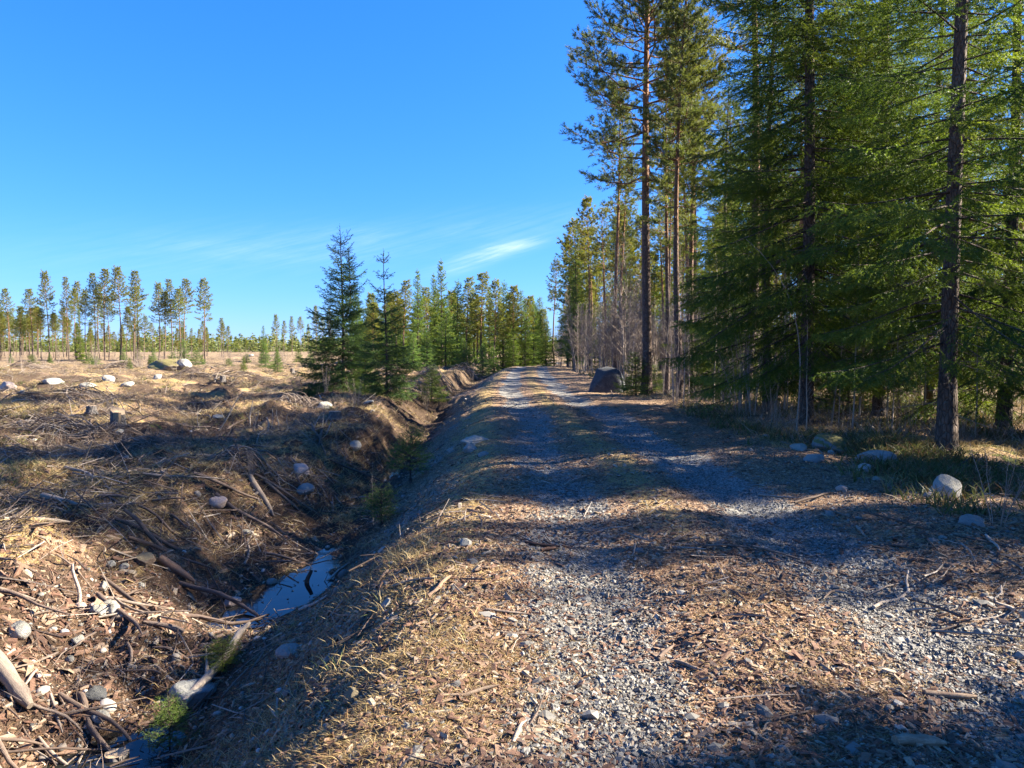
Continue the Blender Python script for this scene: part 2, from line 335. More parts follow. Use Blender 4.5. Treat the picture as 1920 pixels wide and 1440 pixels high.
cam.sensor_width = 36; cam.lens = 36 * F_ / 1920; cam.clip_end = 5000; cam.clip_start = .05
co.location = (0, 0, CZ); co.rotation_euler = (R_(90 - PITCH), 0, 0)
vs_ = scene.view_settings; vs_.view_transform = 'Standard'; vs_.look = 'None'; vs_.exposure = 2.6; vs_.gamma = 1
cy = scene.cycles; cy.max_bounces = 8; cy.diffuse_bounces = 3; cy.transmission_bounces = 5; cy.transparent_max_bounces = 8; cy.use_adaptive_sampling = True
def ray(px, py):
    dx = (px - 960) / F_; dz = -(py - 720) / F_; p = R_(PITCH)
    return np.array([dx, math.cos(p) + dz * math.sin(p), -math.sin(p) + dz * math.cos(p)])
def at(px, py):
    d = ray(px, py); s = np.concatenate([np.linspace(1.5, 30, 3000), np.linspace(30, 400, 4000)])
    P = d[None] * s[:, None] / d[1]; z = CZ + P[:, 2]
    hit = np.argmax(z < H(P[:, 0], P[:, 1]))
    if hit == 0: hit = len(s) - 1
    return P[hit, 0], P[hit, 1], float(H(P[hit, 0], P[hit, 1]))
def px_of(x, y): return 960 + F_ * x / y
# ------------------------------------------------------------------ ground sheet
def axis(lo, hi, a, b_, step, grow):
    c = list(np.arange(a, b_, step)); d = step; v = c[-1]
    while v < hi: d *= grow; v += d; c.append(v)
    d = step; v = c[0]; l = []
    while v > lo: d *= grow; v -= d; l.append(v)
    return np.array(l[::-1] + c)
gx = axis(-1500, 1500, -7.5, 6.5, .028, 1.022)
ys = [2.0]
while ys[-1] < 1600: ys.append(ys[-1] + max(.022, ys[-1] * .0042 * (1 + ys[-1] / 150)))
yb = [2.0]; d = .03
while yb[-1] > -120: d *= 1.12; yb.append(yb[-1] - d)
gy = np.array(yb[1:][::-1] + ys)
X, Y = np.meshgrid(gx, gy); nx, ny = len(gx), len(gy)
Z = H(X, Y); zn = zones(X, Y)
idx = np.arange(nx * ny).reshape(ny, nx)
F = np.stack([idx[:-1, :-1], idx[:-1, 1:], idx[1:, 1:], idx[1:, :-1]], -1).reshape(-1, 4)
def masks(x, y, zn):
    t = zn['t']; nb = fbm(x * .8, y * .8, 40, 4); nc = fbm(x * 1.9, y * 1.9, 46, 3)
    gravel = np.clip(zn['gravel'] + .35 * zn['lslope'] * (.5 + nb) * (1 - zn['lbank']), 0, 1)
    strip = np.exp(-((t) / .42) ** 2)
    straw = np.clip(.68 * strip * sst(y, 2, 9) + .55 * np.exp(-((t + 1.95) / .5) ** 2) + .4 * np.exp(-((t - 2.2) / .6) ** 2) * sst(y, 10, 20) + zn['clear'] * (.20 + .75 * nb) + zn['lbank'] * (-.05 + .4 * nb) + .25 * zn['lslope'] + zn['forest'] * (.4 + .4 * nb), 0, 1)
    soil = np.clip(.75 * np.exp(-((t + 4.05) / .7) ** 2) + zn['lbank'] * (.6 - .4 * nc) + zn['clear'] * (.42 - .75 * nb) + .15, 0, 1)
    moss = np.clip(zn['forest'] * (.25 + .45 * nc) + zn['clear'] * (.05 + .5 * nc) * .8 + zn['lslope'] * (.1 + .3 * nc), 0, 1)
    return gravel, straw, soil, moss
mk = masks(X, Y, zn)
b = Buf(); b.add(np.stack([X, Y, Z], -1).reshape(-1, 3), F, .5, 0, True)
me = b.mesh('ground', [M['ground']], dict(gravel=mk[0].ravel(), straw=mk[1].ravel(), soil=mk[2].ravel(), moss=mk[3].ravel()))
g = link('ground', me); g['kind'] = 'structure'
# water in the ditch
m = NT('ditch_water'); P = m.geo()
nz = m.noise(m.scalev(P, (1, .6, 1)), 9, 3)
m.pbr((.010, .011, .010), .04, .42, m.bump(nz, .04, .02), IOR=1.33); M['water'] = m.m
wy = np.linspace(2.5, 34, 60); wx0 = xc(wy) - 4.9; wx1 = xc(wy) - 3.2
V = np.concatenate([np.stack([wx0, wy, wy * 0 - 1.15], -1), np.stack([wx1, wy, wy * 0 - 1.15], -1)]); n = len(wy); i = np.arange(n - 1)
b = Buf(); b.add(V, np.stack([i, i + n, i + n + 1, i + 1], -1), .5, 0); o = link('ditch_water', b.mesh('ditch_water', [M['water']])); o['kind'] = 'structure'
# ------------------------------------------------------------------ trees
def spruce(seed, Ht, r0, cb, Lmax, whorl, per, tw, nd, nl, nw, young=0., mat=0, leaders=((0, 0, 0, 1),), droop=1., twl=.42, sub=3, topsparse=.0, clump=1.):
    """returns trunk mesh buffer, crown buffer. tw: twig spacing, nd: needle spacing"""
    g = rs(seed); bt = Buf(); bc = Buf()
    Ps, Ds, Ls, Rn = [], [], [], []
    for (lx, ly, lz, lh) in leaders:
        hh = Ht * lh; zs = np.linspace(lz, hh, 14)
        cx = lx * sst(zs, lz, lz + .5 + .15 * Ht) + .012 * Ht * np.sin(zs / Ht * 3 + seed) * (zs / Ht); cyy = ly * sst(zs, lz, lz + .5) + .01 * Ht * np.sin(zs / Ht * 4 + 2 * seed) * (zs / Ht)
        if lz == 0: zz_ = np.concatenate([[-.25, 0, .15], zs[1:]]); xx_ = np.concatenate([[cx[0]] * 3, cx[1:]]); yy_ = np.concatenate([[cyy[0]] * 3, cyy[1:]]); rr = r0 * (1 - zz_ / hh) ** .8 + .006; rr[:2] *= 1.75; rr[2] *= 1.25
        else: zz_, xx_, yy_ = zs, cx, cyy; rr = r0 * .5 * (1 - (zs - lz) / (hh - lz)) ** .8 + .006
        rr = np.nan_to_num(rr, nan=.006)
        tube(bt, np.stack([xx_, yy_, zz_], -1), rr, 9, .5, 0)
        z = max(cb * Ht, lz + .3)
        while z < hh - .04 * Ht * (.5 + .5 * young):
            u = (z - cb * Ht) / (hh - cb * Ht)
            k = g.randint(max(2, per - 1), per + 2) if u < .85 else per
            a0 = g.uniform(0, 2 * PI)
            for q in range(k):
                az = a0 + q * 2 * PI / k + g.normal(0, .25)
                prof = (1 - u) ** .8 * (.62 + .38 * min(1, u * 6 + .3)) * (1 - .0 * u)
                L = Lmax * prof * g.uniform(.5, 1.22) * (1 if lz == 0 else .45) + .10 * young
                if L < .08: continue
                zb = z + g.uniform(-.4, .4) * whorl
                e = (.75 * u ** 1.2 - .25 * droop * (1 - u)) + g.normal(0, .10)
                s = np.linspace(0, 1, 9)
                rad = L * s; zc = zb + L * (math.tan(e) * s - .22 * droop * (1 - u) * s ** 2 + .20 * s ** 3.5)
                bend = g.normal(0, .12)
                bx_ = np.interp(zb, zz_, xx_) + rad * np.cos(az + bend * s); by_ = np.interp(zb, zz_, yy_) + rad * np.sin(az + bend * s)
                P = np.stack([bx_, by_, zc], -1)
                tube(bt, P[::2], np.linspace(.006 + .007 * L, .003, 5), 4, .5, 0)
                Tn = nrm(np.gradient(P, axis=0))
                nt = max(3, int(L / tw)); ss = np.linspace(.10 if u > .35 else .22, 1, nt) ** .9
                base = np.stack([np.interp(ss, s, P[:, c]) for c in range(3)], -1); tg = nrm(np.stack([np.interp(ss, s, Tn[:, c]) for c in range(3)], -1))
                sd = np.where(np.arange(nt) % 2 == 0, 1., -1.)[:, None] * nrm(np.cross(tg, [0, 0, 1.]))
                D = nrm(tg * .75 + sd * g.uniform(.7, 1.0, (nt, 1)) + np.stack([np.zeros(nt), np.zeros(nt), g.normal(-.42 * droop * (1 - u) - .05, .24, nt)], -1))
                Lt = (twl * L * (1 - ss) ** .8 * np.minimum(1, ss * 3 + .3) + .10 + .03 * L) * g.uniform(.6, 1.2, nt)
                rb = g.uniform(.0, .8)
                Ps.append(base); Ds.append(D); Ls.append(Lt); Rn.append(np.full(nt, rb))
                # along the branch itself
                Ps.append(P[3:-1]); Ds.append(nrm(P[4:] - P[3:-1])); Ls.append(np.linalg.norm(P[4:] - P[3:-1], axis=1)); Rn.append(np.full(5, rb))
            z += whorl * g.uniform(.75, 1.25) * (1 + topsparse * u * u)
        # leader shoot
        P = np.array([[xx_[-1], yy_[-1], hh - .10 * Ht * (.3 + .7 * young)]]); Ps.append(P); Ds.append(np.array([[0, 0, 1.]])); Ls.append(np.array([.12 * Ht * (.3 + .7 * young)])); Rn.append(np.array([.4]))
    if Ht > 10:
        n_ = 46; zb = g.uniform(.03, cb + .16, n_) * Ht; az_ = g.uniform(0, 2 * PI, n_)
        D_ = nrm(np.stack([np.cos(az_), np.sin(az_), g.normal(-.2, .15, n_)], -1)); P_ = np.stack([0 * zb, 0 * zb, zb], -1); L_ = g.uniform(.3, 1.5, n_)
        strips(bt, P_, D_, L_, .018, .5, 1, .05, g)
        j_ = np.repeat(np.arange(n_), 5); f_ = g.uniform(.3, .95, len(j_)); strips(bt, P_[j_] + D_[j_] * (L_[j_] * f_)[:, None], nrm(D_[j_] + g.normal(0, .6, (len(j_), 3))), L_[j_] * .3, .006, .5, 1, .1, g)
    P = np.concatenate(Ps); D = np.concatenate(Ds); L = np.concatenate(Ls); rn = np.concatenate(Rn)
    if sub:
        kk = np.clip((L / (L.mean() * .8) * sub).astype(int), 0, sub * 2); j = np.repeat(np.arange(len(P)), kk)
        f = g.uniform(.15, .9, len(j)); Pp = P[j] + D[j] * (L[j] * f)[:, None]
        sd = nrm(np.cross(D[j], [0, 0, 1.]) * g.choice([-1, 1], len(j))[:, None] + g.normal(0, .45, (len(j), 3)))
        Dd = nrm(D[j] * .8 + sd * .75 + np.array([0, 0, -.38 * droop])); Ll = L[j] * (1 - f) * g.uniform(.35, .7, len(j)) + .04
        strips(bt, P, D, L, .006, .5, 0, 0, g)
        P = np.concatenate([P, Pp]); D = np.concatenate([D, Dd]); L = np.concatenate([L, Ll]); rn = np.concatenate([rn, rn[j] + .1])
    cnt = np.maximum(2, (L / nd).astype(int)); j = np.repeat(np.arange(len(P)), cnt)
    f = g.uniform(0, 1.02, len(j)); Pp = P[j] + D[j] * (L[j] * f)[:, None]
    rdv = nrm(np.cross(D[j], nrm(g.normal(size=(len(j), 3))))); rdv[:, 2] = rdv[:, 2] * .7 + .1
    Dn = nrm(D[j] * .75 + rdv * .8)
    blades(bc, Pp, Dn, nl * g.uniform(.7, 1.2, len(j)), nw, np.clip(rn[j] + .45 * f ** 2 - .12 + g.uniform(-.08, .08, len(j)), 0, 1), 0, g)
    return bt, bc
def pine(seed, Ht, r0, cb, Lmax, whorl, per, lod):
    g = rs(seed); bt = Buf(); bc = Buf()
    zs = np.linspace(0, Ht, 16); ph = g.uniform(0, 6, 2)
    lx = .012 * Ht * np.sin(zs / Ht * 3.5 + ph[0]) * np.minimum(1, zs / 3); ly = .012 * Ht * np.sin(zs / Ht * 3 + ph[1]) * np.minimum(1, zs / 3); lx -= lx[0]; ly -= ly[0]
    zz_ = np.concatenate([[-.25, 0, .2], zs[1:]]); xx_ = np.concatenate([[0] * 3, lx[1:]]); yy_ = np.concatenate([[0] * 3, ly[1:]])
    rr = r0 * (1 - .93 * zz_ / Ht) ** .85; rr[:2] *= 1.55; rr[2] *= 1.18
    tube(bt, np.stack([xx_, yy_, zz_], -1), rr, 10 if lod < 2 else 6, .5, 0)
    Ps, Ds, Ls, Rn = [], [], [], []
    z = cb * Ht
    # dead stubs
    for k in range(int((14, 9, 4)[lod] * 2)):
        zb = g.uniform(.18, cb + .08) * Ht; az = g.uniform(0, 2 * PI); L = g.uniform(.15, 1.0) * (.4 + zb / Ht)
        d = np.array([math.cos(az), math.sin(az), g.uniform(-.35, .25)]); c0 = np.array([np.interp(zb, zz_, xx_), np.interp(zb, zz_, yy_), zb])
        tube(bt, c0 + d * L * np.array([0, .5, 1])[:, None] + np.array([[0, 0, 0], [0, 0, g.uniform(-.05, .05)], [0, 0, 0]]), [.016, .01, .004], 3, .5, 1)
    while z < Ht * .985:
        u = (z - cb * Ht) / (Ht * (1 - cb)); k = g.randint(per - 1, per + 2)
        if u < .2: k = max(1, k - 2)
        a0 = g.uniform(0, 2 * PI)
        for q in range(k):
            az = a0 + q * 2 * PI / k + g.normal(0, .35)
            L = Lmax * (1.05 - u) ** (.62 if lod < 2 else .8) * (.75 + .25 * min(1, u * 5)) * g.uniform(.55, 1.12)
            e = -.12 + .75 * u + g.normal(0, .16); zb = z + g.uniform(-.3, .3) * whorl
            s = np.linspace(0, 1, 7); bend = g.normal(0, .35)
            P = np.stack([np.interp(zb, zz_, xx_) + L * s * np.cos(az + bend * s), np.interp(zb, zz_, yy_) + L * s * np.sin(az + bend * s), zb + L * (math.tan(min(e, 1.1)) * s * (1 if e < .9 else .9) - .12 * s + .35 * s ** 2.5) + L * .03 * g.normal(size=7) * s], -1)
            tube(bt, P[::2], np.linspace(.010 + .011 * L, .005, 4), 4 if lod < 2 else 3, .5, 0)
            Tn = nrm(np.gradient(P, axis=0))
            nt = max(3, int(L / (.10, .13, .20)[lod])); ss = np.linspace(.3 if u < .6 else .15, .98, nt)
            base = np.stack([np.interp(ss, s, P[:, c]) for c in range(3)], -1); tg = nrm(np.stack([np.interp(ss, s, Tn[:, c]) for c in range(3)], -1))
            sd = np.where(np.arange(nt) % 2 == 0, 1., -1.)[:, None] * nrm(np.cross(tg, [0, 0, 1.]))
            D = nrm(tg * .7 + sd * g.uniform(.5, 1.1, (nt, 1)) + np.stack([np.zeros(nt), np.zeros(nt), g.normal(.22, .22, nt)], -1))
            Lt = (.38 * L * (1 - ss) + .22) * g.uniform(.6, 1.25, nt); rb = g.uniform(.1, .8)
            strips(bt, base, D, Lt, .012, .5, 0, 0, g)
            # shoots at the ends and along
            ksh = (5, 4, 3)[lod]
            for w_ in range(ksh):
                f = g.uniform(.45, .95, nt)
                Ps.append(base + D * (Lt * f)[:, None]); Ds.append(nrm(D + g.normal(0, .55, (nt, 3)) + np.array([0, 0, .35]))); Ls.append(np.full(nt, .17) * g.uniform(.7, 1.3, nt)); Rn.append(np.full(nt, rb))
            Ps.append(base + D * (Lt * .85)[:, None]); Ds.append(D); Ls.append(np.full(nt, .2)); Rn.append(np.full(nt, rb))
            Ps.append(P[-1:]); Ds.append(Tn[-1:]); Ls.append(np.array([.22])); Rn.append(np.array([rb]))
        z += whorl * g.uniform(.7, 1.3) * (1.1 - .5 * u)
    P = np.concatenate(Ps); D = np.concatenate(Ds); L = np.concatenate(Ls); rn = np.concatenate(Rn)
    nb, bl, bw = ((22, .085, .012), (14, .12, .022), (8, .17, .042))[lod]
    j = np.repeat(np.arange(len(P)), nb); f = g.uniform(0, 1, len(j))
    Pp = P[j] + D[j] * (L[j] * f)[:, None]; rdv = nrm(np.cross(D[j], nrm(g.normal(size=(len(j), 3)))))
    Dn = nrm(D[j] * (.5 + .6 * f[:, None]) + rdv * .85)
    blades(bc, Pp, Dn, bl * g.uniform(.7, 1.2, len(j)), bw, np.clip(rn[j] * .8 + .25 * f + g.uniform(-.1, .1, len(j)), 0, 1), 0, g)
    return bt, bc
PROTO = {}
def proto(key, bt, bc, leaf, bark_, H0):
    print(key, bt.n, bc.n // 3)
    PROTO[key] = (bt.mesh(key + '_trunk', [M[bark_], M['dead_twig']]), bc.mesh(key + '_crown', [M[leaf]]), H0)
# pines: near variants and far variants
for i, (h, cb, L, sd) in enumerate([(19, .38, 2.9, 1), (18, .52, 1.9, 2), (17, .58, 1.7, 3)]):
    proto(f'npine{i}', *pine(100 + sd, h, .16, cb, L, .42, 5, 0 if i == 0 else 1), 'pine', 'pine_bark', h)
for i, (h, cb, L, sd) in enumerate([(16, .50, 1.7, 4), (16, .60, 1.5, 5), (15, .45, 1.6, 6), (16, .66, 1.6, 7)]):
    proto(f'mpine{i}', *pine(100 + sd, h, .14, cb, L, .5, 4, 1), 'pine', 'pine_bark', h)
for i, (h, cb, L, sd) in enumerate([(15, .50, 1.9, 8), (15, .60, 1.7, 9), (15, .42, 1.7, 10), (15, .62, 2.1, 11), (15, .35, 1.6, 12)]):
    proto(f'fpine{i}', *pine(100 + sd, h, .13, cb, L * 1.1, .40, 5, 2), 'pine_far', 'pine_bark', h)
proto('nspruce0', *spruce(11, 17, .12, .11, 2.5, .38, 5, .10, .0055, .030, .0095, sub=4, droop=1.1, twl=.5), 'spruce', 'spruce_bark', 17)
proto('nspruce1', *spruce(12, 18, .13, .10, 2.6, .27, 6, .095, .0055, .030, .0095, sub=4, droop=1.3, twl=.5), 'spruce', 'spruce_bark', 18)
proto('nspruce2', *spruce(13, 14, .10, .07, 2.5, .28, 5, .10, .006, .032, .010, sub=4, droop=1.0, twl=.5), 'spruce', 'spruce_bark', 14)
proto('mspruce0', *spruce(14, 14, .13, .06, 2.0, .32, 6, .12, .022, .08, .024, sub=3, twl=.5), 'spruce', 'spruce_bark', 14)
proto('mspruce1', *spruce(15, 15, .13, .12, 1.9, .32, 6, .12, .022, .08, .024, sub=3, twl=.5), 'spruce', 'spruce_bark', 15)
proto('fspruce0', *spruce(16, 12, .12, .05, 1.8, .34, 6, .15, .04, .15, .05, sub=2, twl=.5), 'spruce', 'spruce_bark', 12)
proto('fspruce1', *spruce(17, 8, .09, .02, 1.8, .28, 6, .14, .035, .12, .04, sub=2, young=.5, twl=.5), 'spruce_light', 'spruce_bark', 8)
proto('young0', *spruce(18, 2.2, .025, .03, .8, .13, 6, .055, .011, .035, .009, young=.8, sub=3, droop=.4, twl=.5), 'spruce_light', 'spruce_bark', 2.2)
proto('young1', *spruce(19, 1.0, .012, .03, .42, .075, 5, .04, .006, .022, .004, young=.9, sub=2, droop=.2), 'spruce', 'spruce_bark', 1.0)
proto('left0', *spruce(20, 6.9, .065, .04, 1.75, .16, 7, .07, .010, .044, .013, young=1., leaders=((0, 0, 0, 1), (.34, -.1, 2.6, .87)), droop=.75, sub=3, topsparse=2.2, twl=.46), 'spruce_dark', 'spruce_bark', 6.9)
proto('left1', *spruce(21, 5.5, .042, .08, 1.15, .17, 6, .07, .010, .044, .013, young=1., droop=.8, sub=3, topsparse=3.5, twl=.46), 'spruce_dark', 'spruce_bark', 5.5)
NM = {'npine': 'pine_tree', 'mpine': 'pine_tree', 'fpine': 'pine_tree'}
def tree(key, x, y, h, label, group=None, rot=0., wide=1., lean=(0, 0), cat=None, sink=.05):
    tm, cm, H0 = PROTO[key]; s = h / H0
    ispine = 'pine' in key; nm = 'pine_tree' if ispine else ('young_spruce' if h < 3.2 else 'spruce_tree')
    e = bpy.data.objects.new(nm, None); COL.objects.link(e); e.empty_display_size = .2
    e.location = (float(x), float(y), float(H(x, y)) - sink); e.rotation_euler = (lean[0], lean[1], rot); e.scale = (s * wide, s * wide, s)
    link('trunk', tm, e); link('crown', cm, e)
    tag(e, label, cat or ('pine tree' if ispine else ('spruce seedling' if h < 1.5 else 'spruce tree')), group)
    return e
def depth_h(px, pytop, d): return (658 - pytop) * d / F_ + CZ
def X_(px, d): return (px - 960) * d / F_
G = rs(7)
occupied = []
# --- named trees on the right
named = [
 ('npine0', 1213, 27.6, 20.5, 'tallest pine at the verge, straight reddish trunk rising just right of the dark boulder', 1.05, 0.3),
 ('npine1', 1285, 34.0, 19.5, 'orange-barked pine next right of the tallest verge pine', 1., 1.9),
 ('npine2', 1398, 25.5, 20.0, 'tall pine with bare pale trunk behind the drooping spruce boughs', 1., 4.0),
 ('npine2', 1155, 47.0, 18.0, 'slim pine with thin pink trunk behind the dark boulder', .9, 2.2),
 ('nspruce0', 1778, 12.3, 16.5, 'spruce with thick dark bare trunk beside the big pale boulder', 1.15, .6),
 ('nspruce1', 1512, 16.3, 18.5, 'broad dense spruce with reddish trunk behind the mossy flat boulder', 1.05, 1.1),
 ('nspruce2', 1440, 20.5, 13.5, 'spruce whose long drooping boughs reach out towards the road', 1.15, 2.0),
 ('nspruce1', 1650, 18.2, 17.5, 'dense spruce standing between the reddish trunk and the thick dark trunk', 1.0, 3.3),
 ('nspruce1', 1590, 23.0, 16.0, 'tall green spruce behind the mossy flat boulder, second row', 1.0, 5.2),
 ('nspruce2', 1745, 20.5, 15.0, 'green spruce filling the gap left of the thick dark trunk', 1.15, .9),
 ('nspruce2', 1360, 27.0, 11.5, 'smaller spruce at the verge between the bare pine trunks', 1.1, 3.0),
 ('nspruce2', 1885, 16.0, 16.0, 'bushy spruce at the right edge behind the thick dark trunk', 1.1, 4.4),
]
for k, px, d, h, lb, wd, rt in named:
    x = X_(px, d); tree(k, x, d, h, lb, rot=rt, wide=wd); occupied.append((x, d))
# --- the stand along the right of the road
def free(x, y, r):
    return all((x - a) ** 2 + (y - b) ** 2 > r * r for a, b in occupied)
# which crowns may stand where: the clearing strip and the sunny spots of the road stay open to the sun
SD = np.array([math.sin(R_(SUN_AZ)), math.cos(R_(SUN_AZ))]); TE = math.tan(R_(SUN_EL))
def gp(px, py):
    d = CZ * F_ / (py - 658.); return (X_(px, d), d)
LIT = [gp(px, py) for px, py in [(680, 1250), (760, 1230), (850, 1240), (930, 1250), (720, 1340), (820, 1340), (920, 1330), (880, 1190), (1270, 1150), (1350, 1140), (1440, 1170), (1350, 1230), (1420, 1290), (1500, 1260), (1520, 1350), (1600, 1300), (1700, 1330), (1800, 1320), (1880, 1390), (1680, 1140), (1770, 1150), (1860, 1200), (1530, 1060), (1500, 950), (960, 820), (1040, 825), (960, 745), (1080, 742), (990, 752), (1000, 722), (1000, 702), (960, 735), (1600, 930), (560, 1070)]]
LIT += [(x_, y_) for y_ in (15.5, 17.5, 19.5) for x_ in (-4.5, -6.5, -9, -12, -15)] + [(x_, y_) for y_ in (31, 35, 40, 46, 53, 62, 75) for x_ in (-3.5, -6, -10, -15, -22)]
LIT += [(6, 20), (8, 17.5), (10, 18), (9, 22), (7.5, 24), (12, 21)]
LIT += [(-4.3, 11.8), (-3.6, 23), (-3.5, 26), (-4.2, 6.6), (-5, 8.2)]
SHD = [gp(px, py) for px in range(820, 1500, 70) for py in (850, 870, 900, 930, 970, 1010, 1050, 1090)] + [gp(px, py) for px in (1050, 1120, 1190) for py in (1160, 1210, 1270, 1330)] + [gp(px, py) for px in range(1200, 1900, 80) for py in (975, 1000, 1040, 1100)] + [gp(px, py) for px in range(500, 850, 60) for py in (1000, 1060, 1120, 1150)] + [gp(px, 1425) for px in range(300, 1900, 90)] + [gp(px, py) for px in (1550, 1620, 1700) for py in (1210, 1225)]
SHD += [(x_, y_) for y_ in (3.5, 5, 6.5, 8, 9.5, 11, 12.5) for x_ in (-3.2, -4.5, -6, -8, -10)]
LIT += [(-4.2, 9.5), (-5, 10.5), (-3.9, 7.6), (-4.8, 6), (-5.5, 7.5), (-6.5, 9), (2.6, 4.2), (2.1, 4.9), (3.2, 5.4), (1.6, 3.3), (.3, 5.2), (1.2, 6.2), (2.2, 7.5), (.2, 8.5)]
LIT = np.array(LIT); SHD = np.array(SHD)
def blocks(x, y, h, sp, pts, margin=0., wd=1.):
    dx = x - pts[:, 0]; dy = y - pts[:, 1]; al = dx * SD[0] + dy * SD[1]; pe = np.abs(dx * SD[1] - dy * SD[0]); zr = al * TE
    u = zr / h
    R = (.13 * h * wd * np.clip(1 - u, 0, 1) ** .8 if sp else np.where((u > .42) & (u < 1), .105 * h * wd * np.clip(1.2 - u, 0, .6) / .6, .0)) + margin
    return (al > 0) & (u < 1) & (u > (.04 if sp else .42)) & (pe < R)
right_list = []
tries = 0
while len(right_list) < 105 and tries < 30000:
    tries += 1
    y = 19 + 125 * G.uniform() ** 1.25; e0 = max(4.9, float(xc(y)) + 3.0 + .2 * max(0, y - 120) * 0)
    x = e0 + (3 + y * .26) * G.uniform() ** 1.15
    if px_of(x, y) > 2050 or not free(x, y, 1.35 + .012 * y): continue
    if y < 24 and x < 8: continue
    if y < 60 and blocks(x, y, 17., False, LIT, -.15).sum() > (0 if y < 34 else 1): continue
    occupied.append((x, y)); right_list.append((x, y))
right_list.sort(key=lambda p: px_of(*p))
for n, (x, y) in enumerate(right_list):
    sp = G.uniform() < .28 and not blocks(x, y, 12., True, LIT, -.2).any()
    h = G.uniform(14., 18.) * (.86 if (y < 46 and x < 7.5) else (.8 if x < float(xc(y)) + 7 else .92))
    if sp:
        k = 'mspruce%d' % G.randint(2) if y < 70 else 'fspruce0'; h = G.uniform(7, 14)
    else: k = ('mpine%d' % G.randint(4)) if y < 62 else 'fpine%d' % G.randint(5)
    where = 'near the verge' if x < xc(y) + 5.5 else 'deep in the wood'
    lb = ('spruce' if sp else 'bare-trunked pine') + f' {where} in the roadside wood, no. {n + 1} from the road end'
    right_list[n] = (x, y, k, h, sp)
def ordinal(n):
    s = {1: 'first', 2: 'second', 3: 'third', 4: 'fourth', 5: 'fifth', 6: 'sixth', 7: 'seventh', 8: 'eighth', 9: 'ninth', 10: 'tenth', 11: 'eleventh', 12: 'twelfth'}
    if n in s: return s[n]
    return f"{n}{'th' if 10 < n % 100 < 14 else {1: 'st', 2: 'nd', 3: 'rd'}.get(n % 10, 'th')}"
cnt = {}
for (x, y, k, h, sp) in right_list:
    dep = 'at the verge' if x < max(4.9, float(xc(y)) + 3) + 1.6 else 'inside the wood'
    band = 'near' if y < 45 else ('middle' if y < 85 else 'far')
    kk = ('spruce' if sp else 'pine', dep, band); cnt[kk] = cnt.get(kk, 0) + 1
    lb = f"{ordinal(cnt[kk])} {kk[0]} from the left {dep} along the {band} stretch of road"
    tree(k, x, y, h, lb, f"{kk[0]}s of the roadside wood", rot=G.uniform(0, 6.28), wide=G.uniform(.85, 1.15) * (1.1 if sp else 1))
# pines behind the near spruces, further into the wood
deep = []
tries = 0
while len(deep) < 46 and tries < 5000:
    tries += 1
    y = G.uniform(20, 75); px = G.uniform(1250, 1990); x = X_(px, y)
    if x < e0 or not free(x, y, 2.0) or x < 8: continue
    if blocks(x, y, 17., False, LIT, -.15).sum() > (0 if y < 34 else 1): continue
    occupied.append((x, y)); deep.append((x, y))
deep.sort(key=lambda p: px_of(*p))
ci = {}
for (x, y) in deep:
    sp = G.uniform() < .5 and not blocks(x, y, 13., True, LIT, -.2).any()
    k = ('mspruce%d' % G.randint(2)) if sp else 'mpine%d' % G.randint(4)
    kk = 'spruce' if sp else 'pine'; ci[kk] = ci.get(kk, 0) + 1
    tree(k, x, y, G.uniform(8, 14) if sp else G.uniform(14.5, 18), f"{ordinal(ci[kk])} {kk} from the left in the thicket behind the big spruces", f"{kk}s behind the big spruces", rot=G.uniform(0, 6.28), wide=G.uniform(.9, 1.2))
# small bright spruces by the verge
for px, py, h, lb in [(1192, 742, 1.6, 'small bright green spruce between the dark boulder and tall pine'), (1335, 745, 2.6, 'bushy young spruce below the orange-barked pines'),
                      (1590, 775, 1.9, 'sunlit young spruce in the grass behind the mossy flat boulder'), (1228, 735, 1.2, 'tiny green spruce just right of the tallest verge pine trunk')]:
    x, y, z = at(px, py); tree('young0', x, y, h, lb, rot=G.uniform(0, 6), wide=1.2)
# --- left of the road: the two dark young spruces and the smaller ones
x, y, z = at(648, 742); tree('left0', -6.9, 31., 7.0, 'dark double-topped young spruce on the ditch bank, taller of the two', rot=.0)
tree('left1', -4.55, 27.5, 5.45, 'slimmer dark young spruce with long bare top shoot beside the ditch', rot=1.)
for x, y, h, k, lb in [(-5.7, 29.4, 1.9, 'young0', 'low bushy spruce between the two dark young spruces'), (-3.2, 30.2, 1.5, 'young0', 'light green bushy spruce to the right of the slimmer dark spruce'),]:
    tree(k, x, y, h, lb, rot=G.uniform(0, 6), wide=1.2)
x, y, z = at(285, 1425); tree('young1', x + .10, y + .05, .40, 'tiny green spruce seedling at the near edge of the ditch water', rot=.4, wide=1.0)
x, y, z = at(770, 905); tree('young1', x, y, .95, 'green spruce seedling growing in the ditch bottom before the pool', rot=2.4, wide=1.1)
x, y, z = at(715, 985); tree('young1', x, y, .55, 'low spruce seedling beside the thin pale sapling in the ditch', rot=1.4, wide=1.3)
x, y, z = at(418, 1255); tree('young1', x, y, .28, 'knee-high spruce sprig above the greenish ditch boulder', rot=1.4, wide=1.5)
